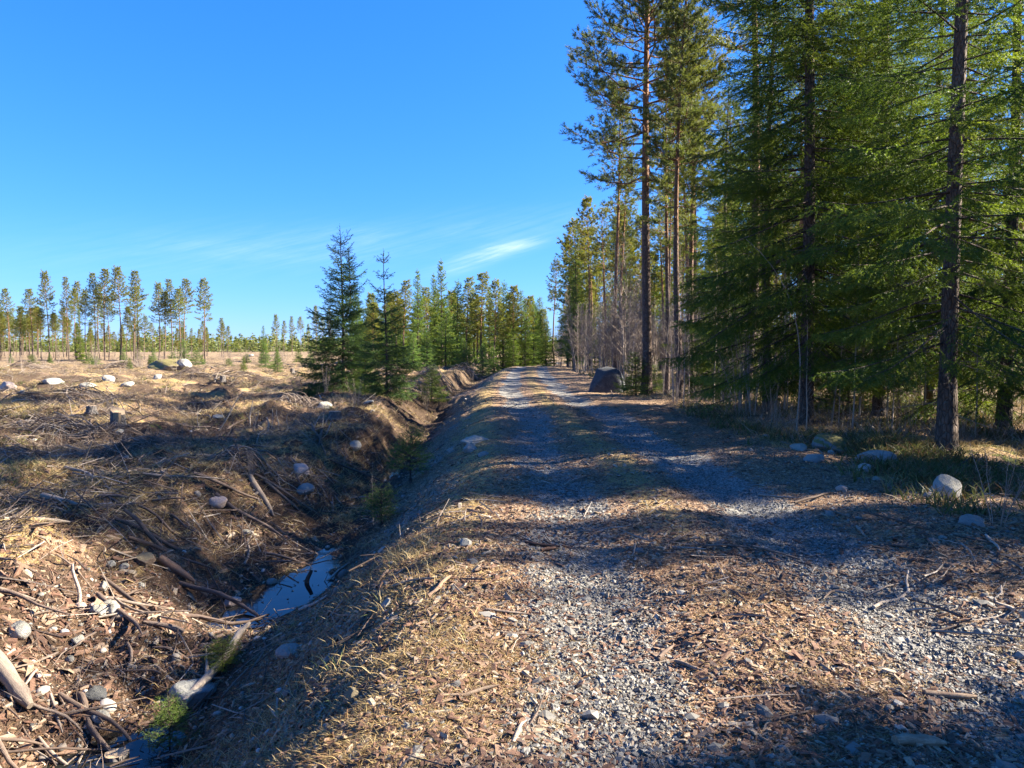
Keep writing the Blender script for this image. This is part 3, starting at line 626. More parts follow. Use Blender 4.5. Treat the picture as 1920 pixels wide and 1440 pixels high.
for px, py, h, lb in [(520, 676, 2.6, 'low wide green spruce in the clearing left of the dark spruces'), (495, 674, 6.2, 'thin sparse young spruce standing alone in the clearing'), (345, 682, 4.0, 'pointed young spruce behind the mossy mound'),
                      (368, 684, 2.2, 'low dark green spruce to the right of the mossy mound'), (288, 684, 2.7, 'yellow-green bushy spruce left of the mossy mound'), (232, 682, 2.6, 'small bush-like spruce before the far pines'),
                      (180, 684, 1.7, 'low yellowish spruce at the foot of the far pines'), (60, 682, 2.0, 'small dark spruce below the leftmost far pines'), (462, 672, 1.6, 'tiny spruce alone on the clearing horizon'), (560, 672, 2.2, 'rounded low spruce just left of the dark double-topped spruce')]:
    d = 1.85 * F_ / (py - 658.); x = X_(px, min(d, 125)); tree('fspruce1' if h > 2.3 else 'young0', x, min(d, 125), h, lb, rot=G.uniform(0, 6), wide=1.5 if h < 6 else .7)
# --- left stand across the clearing: tops read from the photograph
tops = [(-40, 560), (2, 562), (20, 540), (38, 575), (62, 545), (78, 580), (92, 505), (104, 590), (130, 520), (143, 545), (152, 530), (163, 545), (178, 512), (188, 535), (197, 505), (205, 560), (226, 502), (238, 575), (252, 535), (258, 512), (272, 590), (298, 530), (308, 545), (322, 523), (338, 540), (348, 523), (385, 522)]
for n, (px, py) in enumerate(tops):
    d = 132 + 16 * G.uniform(); x = X_(px, d); h = (658 - py) * d / F_ + CZ + .2
    kk = [3, 0, 1, 2, 1][n % 5]
    if px in (92, 226, 385): kk = 0
    lb = f"{ordinal(n)} pine from the left in the thin stand across the clearing" if n else 'leftmost pine of the thin stand across the clearing'
    if px == 385: lb = 'lone slender pine at the right end of the stand across the clearing'
    if px == 226: lb = 'tallest slender pine in the middle of the stand across the clearing'
    if px == 92: lb = 'tall narrow pine towering over the left part of the far stand'
    if px == 258: lb = 'full-crowned tall pine right of the tallest one in the far stand'
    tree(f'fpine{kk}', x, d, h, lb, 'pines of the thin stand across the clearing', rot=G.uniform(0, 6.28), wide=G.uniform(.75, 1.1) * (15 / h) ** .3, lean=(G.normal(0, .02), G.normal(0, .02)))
tree('fspruce0', X_(150, 128), 128, 9.3, 'dark narrow spruce among the far pine trunks', rot=1, wide=.8)
bk = []
for n in range(96):
    px = (-130 + 560 * G.uniform() ** 1.5); d = G.uniform(165, 230); bk.append((px, d))
bk.sort()
for n, (px, d) in enumerate(bk):
    h = G.uniform(9, 13.5) * (1 if px < 140 else .72)
    tree(f'fpine{G.randint(5)}', X_(px, d), d, h, f"{ordinal(n + 1)} pine from the left in the denser row behind the far stand", 'pines in the back row across the clearing', rot=G.uniform(0, 6.28), wide=G.uniform(.9, 1.2))
for n, (px, py) in enumerate([(519, 590), (527, 602), (536, 594), (547, 594), (556, 606), (566, 570), (574, 588), (584, 572)]):
    d = 205.; tree(f'fpine{n % 5}', X_(px, d), d + 3 * n, (658 - py) * d / F_ + CZ, f"{ordinal(n + 1)} small far pine left of the dark double-topped spruce", 'small far pines left of the dark spruces', rot=n, wide=.9)
# --- stand ahead, left of the road
ahead = []
spec = [(702, 560, 92), (728, 575, 88), (745, 545, 98), (760, 515, 90), (783, 497, 86), (800, 530, 100), (815, 508, 92), (829, 482, 80), (845, 535, 96), (858, 515, 90), (878, 512, 84), (893, 545, 100), (905, 508, 90), (917, 530, 97), (928, 510, 84), (944, 515, 92), (955, 535, 100), (965, 530, 88), (977, 540, 95), (990, 555, 100), (1000, 560, 104), (1012, 580, 110), (1040, 483, 86), (690, 590, 100), (676, 600, 110), (665, 585, 120)]
for (px, py, d) in spec: ahead.append((px, (658 - py) * d / F_ + CZ, d, 1))
for n in range(66):
    px = G.uniform(668, 1022); d = G.uniform(96, 150); ahead.append((px, (658 - G.uniform(540, 600)) * d / F_ + CZ, d, 0))
ahead.sort(); c1 = {}
for (px, h, d, front) in ahead:
    sp = (px in (783, 829, 1000, 815, 728, 858, 917, 944, 977)) or (not front and G.uniform() < .45)
    if px == 1040: lb = 'tall pine standing alone where the road disappears'; k = 'mpine0'
    else:
        k = ('fspruce1' if G.uniform() < .6 else 'fspruce0') if sp else 'fpine%d' % G.choice([2, 4, 4, 2, 4, 0]); kk = ('spruce' if sp else 'pine', front); c1[kk] = c1.get(kk, 0) + 1
        lb = f"{ordinal(c1[kk])} {kk[0]} from the left in the {'front' if front else 'back'} row left of the road end"
    if px == 829: lb = 'tallest pointed spruce above the stand left of the road end'
    if px == 783: lb = 'pointed spruce left of the tallest in the stand ahead'
    tree(k, X_(px, d), d, h, lb, 'trees of the stand left of the road end', rot=G.uniform(0, 6.28), wide=G.uniform(1.0, 1.3) * ((1.2 if h < 12 else 1) if not sp else .85))
for n, (px, py, h, d, wd, lb) in enumerate([(836, 700, 5.6, 66, 1.35, 'bright green bushy spruce at the front of the stand ahead'), (905, 700, 2.8, 58, 1.5, 'small yellow-green spruce on the spoil bank left of the road'), (800, 700, 4.2, 72, 1.3, 'medium spruce just left of the bright bushy spruce ahead'),
      (870, 700, 2.6, 60, 1.6, 'low dark spruce right of the bright bushy spruce ahead'), (925, 690, 2.3, 62, 1.5, 'low dense spruce at the verge before the road end'), (1024, 690, 4.8, 84, 1.3, 'dark pointed spruce closing the view at the road end'), (985, 690, 5.6, 88, 1.2, 'green spruce just left of the road end'), (775, 700, 3.0, 60, 1.4, 'low spreading spruce right behind the dark young spruces'), (962, 690, 4.5, 86, 1.3, 'second green spruce left of the road end')]):
    tree('fspruce1', X_(px, d), d, h, lb, rot=n, wide=wd)
# --- trees out of frame on the right, whose shade lies on the road
cov = np.zeros(len(SHD), bool)
for k_, px_, d_, h_, _, wd_, _ in named: cov |= blocks(X_(px_, d_), d_, h_, 'spruce' in k_, SHD, -.3)
for q_ in right_list: cov |= blocks(q_[0], q_[1], q_[3], q_[4], SHD, -.3)
n_off = 0; tries = 0; G2 = rs(17)
while tries < 60000 and n_off < 24 and not cov.all():
    tries += 1; y = G2.uniform(-8, 26); x = G2.uniform(4.5, 34); h = G2.uniform(4, 18); sp = True; wd = G2.uniform(.7, 1.25)
    if x < .72 * y + 1.2 + .12 * h * .6 or not free(x, y, 1.1): continue
    if (blocks(x, y, h, sp, LIT, -.12, wd).sum() > (tries > 15000)): continue
    nw = blocks(x, y, h, sp, SHD, -.15, wd) & ~cov
    if nw.sum() < max(1, 8 - tries // 1500): continue
    cov |= nw; n_off += 1; occupied.append((x, y))
    tree('mspruce%d' % (n_off % 2) if sp else 'mpine%d' % (n_off % 4), x, y, h, f"{ordinal(n_off)} {'spruce' if sp else 'pine'} of the wood beyond the right edge, shading the track", 'trees of the wood beyond the right edge', rot=G2.uniform(0, 6.28), wide=wd)
print('shade trees', n_off, 'covered', cov.mean())
# ------------------------------------------------------------------ far forest band (one mass)
b = Buf(); bt = Buf(); g = rs(99)
n = 5200; fx = g.uniform(-900, 620, n); fy = g.uniform(480, 900, n); fh = g.uniform(5, 15, n); fz = H(fx, fy)
keep = ~((fx > -20) & (fy < 340)); fx, fy, fh, fz = fx[keep], fy[keep], fh[keep], fz[keep]; n = len(fx)
per = 40; j = np.repeat(np.arange(n), per); u = g.uniform(.03, 1, len(j)); az = g.uniform(0, 2 * PI, len(j)); rad = (1.05 - u) * 2.3 * g.uniform(.4, 1.1, len(j))
P = np.stack([fx[j] + rad * np.cos(az), fy[j] + rad * np.sin(az), fz[j] + u * fh[j]], -1)
blades(b, P, nrm(np.stack([np.cos(az), np.sin(az), g.uniform(-.3, .5, len(j))], -1)), 1.9, 1.2, g.uniform(0, 1, len(j)), 0, g)
strips(b, np.stack([fx, fy, fz - .3], -1), np.tile([0, 0, 1.], (n, 1)), fh, .3, .5, 1, 0, g)
o = link('far_forest', b.mesh('far_forest', [M['pine'], M['pine_bark']])); o['kind'] = 'stuff'; o['label'] = 'distant forest edge along the horizon of the clearing'
# ------------------------------------------------------------------ bare shrubs and saplings
def sapling(seed, Ht, stems, spread, dens, r=.012, fine=.004):
    g = rs(seed); b = Buf(); P0, D0, L0, W0 = [], [], [], []
    for s_ in range(stems):
        az = g.uniform(0, 2 * PI); h = Ht * g.uniform(.6, 1); ln = g.uniform(.03, spread)
        s = np.linspace(0, 1, 7); base = np.array([.06 * math.cos(az), .06 * math.sin(az), -.05]) * (stems > 1) + np.array([0, 0, -.03])
        P = base + np.stack([h * ln * s ** 1.3 * math.cos(az), h * ln * s ** 1.3 * math.sin(az), h * s], -1) + g.normal(0, .008 * h, (7, 3)) * s[:, None]
        tube(b, P, r * h / 3 * (1.05 - s) + .002, 5, g.uniform(.3, .9), 0)
        nb = int(dens * h)
        f = g.uniform(.18, .98, nb); Q = np.stack([np.interp(f, s, P[:, c]) for c in range(3)], -1); a2 = g.uniform(0, 2 * PI, nb)
        D = nrm(np.stack([np.cos(a2) * .75, np.sin(a2) * .75, g.uniform(.5, 1.2, nb)], -1)); L = (.30 * h * (1.1 - f)) * g.uniform(.4, 1.1, nb)
        P0.append(Q); D0.append(D); L0.append(L)
    P = np.concatenate(P0); D = np.concatenate(D0); L = np.concatenate(L0)
    strips(b, P, D, L, fine * 1.6, g.uniform(.1, .7, len(P)), 0, 0, g)
    j = np.repeat(np.arange(len(P)), 5); f = g.uniform(.2, .95, len(j)); Q = P[j] + D[j] * (L[j] * f)[:, None]; D2 = nrm(D[j] + g.normal(0, .5, (len(j), 3))); L2 = L[j] * (1 - f) * g.uniform(.4, .9, len(j)) + .06
    strips(b, Q, D2, L2, fine, g.uniform(0, .6, len(Q)), 0, .1, g)
    return b.mesh('bare_sapling', [M['birch_twig']])
SAP = [sapling(1, 4.2, 1, .12, 11), sapling(2, 3.4, 3, .22, 8), sapling(3, 5.0, 1, .08, 10), sapling(4, 2.4, 5, .35, 8, fine=.0035), sapling(5, 1.2, 7, .5, 12, r=.01, fine=.003), sapling(6, 4.6, 3, .18, 14, fine=.010), sapling(7, 5.0, 2, .12, 15, fine=.010)]
saps = []
tries = 0
while len(saps) < 190 and tries < 9000:
    tries += 1
    y = 17 + 85 * G.uniform() ** 1.3; x = max(4.7, float(xc(y)) + 2.5) + (1.5 + .16 * y) * G.uniform()
    if y < 26 and x < 5.2 + .0 * y: continue
    if all((x - a) ** 2 + (y - b_) ** 2 > .3 for a, b_, *_ in saps): saps.append((x, y))
while len(saps) < 250:
    y = G.uniform(14.5, 30); x = X_(G.uniform(1280, 1960), y)
    if x > 5.6: saps.append((x, y))
saps.sort(key=lambda p: px_of(*p))
cs = {}
for (x, y) in saps:
    k = G.choice([0, 1, 2, 3], p=[.35, .25, .25, .15]) if y < 34 else G.choice([5, 6]); band = 'near' if y < 35 else ('middle' if y < 60 else 'far'); cs[band] = cs.get(band, 0) + 1
    o = link('bare_sapling', SAP[k], loc=(x, y, H(x, y)), rot=(G.normal(0, .05), G.normal(0, .05), G.uniform(0, 6.28)), scl=G.uniform(.8, 1.3) * (1 + .15 * min(1, max(0, y - 22) / 15)))
    tag(o, f"{ordinal(cs[band])} leafless brown sapling from the left along the {band} right verge", 'sapling', 'leafless saplings along the right verge')
# a few on the left bank and in the clearing
for n, (px, py, h, k, lb) in enumerate([(700, 985, .95, 0, 'thin pale sapling rising from the ditch bottom'), (1512, 812, 3.6, 0, 'slim leafless sapling before the reddish spruce trunk'), (1572, 800, 2.6, 0, 'straight thin sapling right of the slim leafless one'),
     (610, 735, 1.1, 4, 'tangled bare bush at the foot of the double-topped spruce'), (668, 760, .9, 4, 'bare grey bush between the two dark spruces'), (555, 745, .8, 4, 'pale twiggy bush left of the double-topped spruce'), (905, 705, 1.8, 3, 'bare bush leaning over the spoil bank'), (885, 712, 1.5, 3, 'leafless shrub on the spoil bank'),
     (470, 900, .5, 4, 'low brown twiggy plant on the near ditch bank'), (640, 880, .7, 4, 'reddish twiggy plant hanging over the ditch bank'), (800, 770, 1.1, 4, 'straggly bush where the ditch narrows'), (1870, 985, .8, 4, 'twiggy dwarf bush at the right edge past the boulders'), (1640, 770, 1.6, 4, 'brown brushwood behind the big grey boulder'), (1450, 790, 1.9, 3, 'leafless shrub left of the mossy flat boulder'), (1700, 790, 1.5, 4, 'brown brushwood left of the thick dark trunk')]):
    x, y, z = at(px, py); s = h / [4.2, 3.4, 5, 2.4, 1.2][k]
    o = link('bare_sapling' if k == 0 else 'bare_shrub', SAP[k], loc=(x, y, z), rot=(0, 0, n * 1.3), scl=s * (1 if k else 1)); tag(o, lb, 'sapling' if k == 0 else 'shrub')
scr = []
for n in range(70):
    y = G.uniform(55, 175); px = G.uniform(-40, 620); scr.append((px, y))
scr.sort()
for n, (px, y) in enumerate(scr):
    x = X_(px, y)
    if n % 4 == 0: tree('fspruce1' if n % 8 else 'young0', x, y, G.uniform(1.0, 2.0), f"{ordinal(n // 4 + 1)} small yellow-green spruce from the left dotted over the far clearing", 'small spruces dotted over the far clearing', rot=n, wide=1.5)
    else:
        o = link('bare_shrub', SAP[[3, 5, 4][n % 3]], loc=(x, y, H(x, y)), rot=(0, 0, n), scl=(G.uniform(.9, 1.5) if n % 3 == 0 else (G.uniform(.3, .6) if n % 3 == 1 else G.uniform(1.5, 2.4))))
        tag(o, f"{ordinal(n - n // 4)} leafless bush from the left, scattered over the far clearing", 'shrub', 'leafless bushes scattered over the far clearing')
# bent pale sapling
b = Buf(); x, y, z = at(1500, 815); s = np.linspace(0, 1, 14)
tube(b, np.stack([.35 * s - .02 * 4 - 1.35 * s ** 3.2, .1 * s, 4.0 * s ** .97 - .05 - .12 * s ** 6], -1), .013 * (1.1 - s) + .003, 6, .9); g = rs(4)
f = g.uniform(.5, 1, 12); Q = np.stack([.35 * f - .08 - 1.35 * f ** 3.2, .1 * f, 4.0 * f ** .97 - .05], -1); strips(b, Q, nrm(g.normal(0, 1, (12, 3)) + [-.4, 0, .2]), .35, .004, .7, 0, .2, g)
tag(link('bent_sapling', b.mesh('bent_sapling', [M['stick']]), loc=(x, y, z)), 'tall bare pale sapling bowed over to the left before the big spruce', 'sapling')
# ------------------------------------------------------------------ rocks
def ico(sub):
    import bmesh
    bm = bmesh.new(); bmesh.ops.create_icosphere(bm, subdivisions=sub, radius=1.)
    V = np.array([v.co[:] for v in bm.verts]); Fc = np.array([[v.index for v in f.verts] for f in bm.faces]); bm.free(); return V, Fc
ICO = ico(4)
def n3(V, s, seed): return (vnoise(V[:, 0] * s + V[:, 2] * .7 * s, V[:, 1] * s + seed, seed) + vnoise(V[:, 1] * s - V[:, 2] * s, V[:, 0] * s * .6 + V[:, 2] * s * .8, seed + 9)) * .5
def rockmesh(seed, ang, mat):
    g = rs(seed); V, Fc = ICO; V = V.copy()
    for k in range(int(9 * ang)):   # planar facets
        d = nrm(g.normal(size=3)); lim = g.uniform(.62, .9); pr = V @ d; V = V - np.where(pr > lim, (pr - lim) * .85, 0)[:, None] * d
    r = 1 + .19 * n3(V, 1.3, seed) + .10 * n3(V, 3.1, seed + 3) + .025 * n3(V, 8, seed + 5)
    b = Buf(); b.add(V * r[:, None], Fc, .5, 0, ang < 1.3); return b.mesh('rock', [M[mat]])
# px, py(base), width px, height ratio, depth ratio, mat, angular, label
rocks = [
 (28, 1196, 44, .85, .9, 'rock_pale', .4, 'pale round stone on the ditch slope at the left edge'),
 (142, 1210, 27, .75, .9, 'rock_pale', .5, 'small pale stone right of the round one on the slope'),
 (190, 1108, 20, 1., .9, 'rock_pale', .4, 'egg-sized pale stone above the heap of four stones'),
 (207, 1152, 27, .95, .9, 'rock_pale', .4, 'rounded pale stone, right one of the heap of four'),
 (182, 1154, 32, .7, .9, 'rock_pale', 1., 'flat yellowish stone, front one of the heap of four'),
 (197, 1134, 28, .5, .9, 'rock_pale', .8, 'pale stone at the back of the heap of four'),
 (172, 1142, 20, .7, .9, 'rock_pink', .6, 'yellow-pink stone, left one of the heap of four'),
 (148, 1143, 22, .8, .9, 'rock_pink', .5, 'pinkish stone at the foot of the upright stick'),
 (129, 1243, 17, .9, .9, 'rock_pale', .4, 'small pale stone below the flat one on the slope'),
 (184, 1355, 35, .65, .9, 'rock_pale', .7, 'white stone just above the near ditch water'),
 (160, 1372, 14, .7, .9, 'rock_pink', .6, 'tiny pinkish stone left of the white one by the water'),
 (345, 1330, 92, .7, .9, 'rock_grey', 1.1, 'large greenish grey boulder in the ditch beside the log'),
 (172, 1312, 52, .5, .9, 'rock_dark', 1.4, 'dark slab of stone in the near ditch bottom'),
 (262, 1098, 13, .8, .9, 'rock_pale', .5, 'tiny pale stone amid bark pieces on the slope'),
 (204, 1064, 24, .6, .9, 'rock_grey', .8, 'flat grey stone half buried in the slope'),
 (230, 1070, 20, .8, .9, 'rock_pale', .5, 'small oval stone next to the half buried flat one'),
 (462, 1002, 22, .6, .9, 'rock_pale', .6, 'small pale stone above the blue pool'),
 (430, 1140, 40, .8, .9, 'rock_pink', 1.3, 'pale pinkish block just left of the blue pool'),
 (262, 1055, 50, .5, .9, 'rock_brown', 1.1, 'mossy brown flat rock in the left slope'),
 (404, 950, 36, .7, .9, 'rock_pink', 1.1, 'buff rock in the lit edge of the ditch bank'),
 (565, 925, 44, .6, .9, 'rock_grey', .9, 'grey rock in shade below the lit bank top'),
 (560, 885, 40, .7, .9, 'rock_pink', .8, 'sunlit buff rock near the bank top'),
 (872, 1025, 27, .6, .9, 'rock_pale', .7, 'pale stone on the left shoulder of the road'),
 (660, 1318, 46, .75, .9, 'rock_brown', .8, 'round brown lichened stone on the near road shoulder'),
 (540, 1232, 60, .35, .9, 'rock_grey', 1., 'long pale flat stone in the grass of the near slope'),
 (662, 842, 26, .8, .9, 'rock_pale', .4, 'pale rounded stone in the shaded ditch side'),
 (605, 764, 32, .6, .9, 'rock_pale', .6, 'white topped stone beside the dark spruces'),
 (690, 755, 20, .4, .9, 'rock_pale', .6, 'flat white stone under the slimmer spruce'),
 (890, 832, 58, .35, .9, 'rock_pale', .9, 'long pale flat stone at the head of the ditch'),
 (845, 850, 17, .8, .9, 'rock_pale', .5, 'small bright stone left of the long flat one'),
 (880, 850, 34, .7, .9, 'rock_grey', 1., 'grey block below the long flat stone'),
 (905, 855, 24, .6, .9, 'rock_grey', 1., 'smaller grey block right of the ditch head'),
 (795, 700, 10, .6, .9, 'rock_pale', .5, 'far pale stone behind the young spruces'),
 (92, 722, 38, .5, .9, 'rock_pale', .6, 'broad pale boulder with green moss beside it in the clearing'),
 (160, 726, 27, .45, .9, 'rock_pale', .6, 'flat pale boulder right of the broad mossy one'),
 (200, 714, 24, .6, .9, 'rock_pale', .5, 'pale boulder by the upturned dark soil'),
 (233, 724, 30, .4, .9, 'rock_pale', .5, 'long low pale boulder in the middle clearing'),
 (293, 711, 20, .6, .9, 'rock_pale', .5, 'round pale boulder nearest the mossy mound'),
 (8, 735, 30, .9, .9, 'rock_pink', .9, 'pinkish boulder at the left edge of the clearing'),
 (40, 738, 12, .8, .9, 'rock_grey', .9, 'little grey stone beside the pinkish edge boulder'),
 (218, 812, 22, .5, .9, 'rock_pale', .5, 'pale stone at the foot of the split stump'),
 (235, 862, 15, .7, .9, 'rock_pale', .5, 'round stone in shade below the stump'),
 (408, 785, 24, .4, .9, 'rock_grey', .6, 'flat stone behind the upright stems'),
 (470, 668, 10, .7, .9, 'rock_pale', .5, 'far white stone on the clearing horizon'),
 (150, 1175, 10, .7, .9, 'rock_pale', .5, 'pebble-sized pale stone under the heap'),
 (75, 1125, 12, .7, .9, 'rock_pale', .5, 'tiny pale stone left of the upright stick'),
 (1782, 935, 60, .95, .95, 'rock_pale', .35, 'big rounded pale boulder beside the broken branch'),
 (1655, 872, 88, .55, .9, 'rock_grey', .9, 'large bluish boulder under the mossy root bank'),
 (1576, 848, 100, .45, .8, 'rock_moss', 1.0, 'long dark mossy boulder behind the bluish one'),
 (1626, 888, 36, .8, .9, 'rock_pink', 1.2, 'pinkish angular stone in front of the bluish boulder'),
 (1530, 868, 40, .6, .9, 'rock_grey', 1.2, 'sharp grey stone left of the pinkish one'),
 (1500, 845, 34, .5, .9, 'rock_pale', .8, 'pale flat stone left of the mossy boulder'),
 (1560, 852, 13, 1., .9, 'rock_pale', .6, 'small white stone below the mossy boulder'),
 (1648, 900, 20, .4, .9, 'rock_pale', .6, 'flat white pebble right of the pinkish stone'),
 (1580, 922, 22, .7, .9, 'rock_pink', .6, 'pink stone lying alone on the right of the road'),
 (1746, 935, 25, .65, .9, 'rock_pink', .7, 'brownish pink stone left of the big pale boulder'),
 (1732, 915, 16, .7, .9, 'rock_brown', .7, 'small brown stone behind the brownish pink one'),
 (1757, 965, 24, .7, .9, 'rock_brown', .8, 'brown stone below the big pale boulder'),
 (1830, 985, 46, .6, .9, 'rock_grey', .7, 'half buried rounded rock at the right edge'),
 (1440, 820, 16, .5, .9, 'rock_grey', .8, 'little stone in grass left of the pale flat one'),
 (1612, 975, 13, .6, .9, 'rock_grey', .8, 'grey pebble on the right wheel track'),
 (1770, 1010, 14, .6, .9, 'rock_pale', .8, 'whitish pebble near the long bleached stick'),
 (1040, 1330, 20, .5, .9, 'rock_grey', 1.3, 'greenish grey stone in the left wheel track'),
]
for n, (px, py, wpx, hr, dr, mt, ang, lb) in enumerate(rocks):
    x, y, z = at(px, py); sl = math.sqrt(x * x + y * y); r = wpx * y / F_ / 2
    x += 0; y += r * dr * .7; z = float(H(x, y)); z = min(z, float(H(x, y - r * .8)) + .02)
    o = link('boulder' if r > .22 else 'stone', rockmesh(300 + n, ang, mt), loc=(x, y, z + r * hr * .30), rot=(G.normal(0, .15), G.normal(0, .15), G.uniform(0, 6.28)), scl=(r, r * dr, r * hr)); tag(o, lb, 'boulder' if r > .22 else 'stone')
# the dark boulder by the road, steep and flat sided
x, y, z = at(1136, 737); y += .5
g = rs(5); V, Fc = ICO; V = V.copy()
for d_, lim in [((-.55, -.5, .45), .62), ((.1, -.95, .15), .5), ((.85, -.3, .35), .66), ((-.2, -.3, .93), .72), ((.5, .2, .8), .75), ((-.9, .1, .1), .7), ((.3, -.7, .6), .68)]:
    d_ = nrm(np.array(d_)); pr = V @ d_; V = V - np.where(pr > lim, (pr - lim) * .92, 0)[:, None] * d_
V[:, 0] += .2 * V[:, 2]; r = 1 + .05 * n3(V, 1.7, 6) + .03 * n3(V, 5, 7); b = Buf(); b.add(V * r[:, None], Fc, .5, 0, True)
tag(link('boulder', b.mesh('rock', [M['rock_dark']]), loc=(x + .1, y, z + .34), scl=(.84, .7, .76)), 'steep dark boulder as tall as a child at the right verge', 'boulder')
# mossy mound in the clearing
x, y, z = at(318, 690); M['rock_heath'] = rockmat('heath_covered_stone', (.16, .13, .09), (.25, .2, .15), 1., (.12, .10, .035)); o = link('boulder', rockmesh(77, .6, 'rock_heath'), loc=(x, y, z + .1), scl=(1.9 * y / 75, 1.5, .62 * y / 75 * 1.1)); tag(o, 'moss-covered rock mound in the middle of the clearing', 'boulder')
o = link('boulder', rockmesh(78, 1., 'rock_pale'), loc=(x + 1.75 * y / 75, y - .5, z + .3), scl=(.6, .5, .4)); tag(o, 'pale boulder leaning on the moss-covered mound', 'boulder')
# ------------------------------------------------------------------ logs, sticks, stumps
def stickmesh(seed, L, r, kink=.06, forks=1, mat='stick', taper=.4, broken=True, tone=None):
    g = rs(seed); b = Buf(); n = max(6, int(L / .12)); s = np.linspace(0, 1, n)
    ph = g.uniform(0, 6, 4); tone = g.uniform(.15, 1.) if tone is None else tone
    P = np.stack([(s - .5) * L, L * kink * (np.sin(s * 3.2 + ph[0]) + .4 * np.sin(s * 9 + ph[1])), L * kink * .45 * np.sin(s * 4 + ph[2])], -1); P -= P.mean(0)
    rr = r * (1 - (1 - taper) * s) * (1 + .12 * g.uniform(-1, 1, n)); 
    if broken: rr[0] *= .75; rr[-1] *= .5
    tube(b, P, rr, 7 if r > .02 else 5, tone, 0, True, True, .14, g)
    for k in range(forks):
        i = g.randint(n // 3, n - 1); d = nrm(nrm(P[min(i + 1, n - 1)] - P[i - 1]) + g.normal(0, .7, 3) * [.5, 1, .5]); l = L * g.uniform(.12, .35)
        q = np.linspace(0, 1, 5)[:, None]; tube(b, P[i] + d * l * q + np.array([0, 0, .08 * l]) * q ** 2 + g.normal(0, .02 * l, (5, 3)) * q, rr[i] * .55 * (1.05 - q[:, 0]), 5, tone, 0)
    return b.mesh('stick', [M[mat]])
def lay(name, me, p, q, lift, label, cat, group=None, roll=0.):
    """lay a mesh whose long axis is X on the ground from point p to point q"""
    p = np.array(p); q = np.array(q); c = (p + q) / 2; d = q - p
    o = link(name, me, loc=(c[0], c[1], c[2] + lift)); L = np.linalg.norm(d)
    o.rotation_euler = (roll, -math.asin(max(-1, min(1, d[2] / L))), math.atan2(d[1], d[0])); return tag(o, label, cat, group)
def lay_px(name, a, b_, r, label, cat, seed, kink=.04, forks=1, mat='stick', tone=None, group=None, taper=.6, lift=None):
    p = np.array(at(*a)); q = np.array(at(*b_)); L = np.linalg.norm(q - p)
    zc = float(H((p[0] + q[0]) / 2, (p[1] + q[1]) / 2)); sag = max(0, zc - (p[2] + q[2]) / 2)
    lay(name, stickmesh(seed, L, r, kink, forks, mat, taper, tone=tone), p, q, r * .8 + sag if lift is None else lift, label, cat, group)
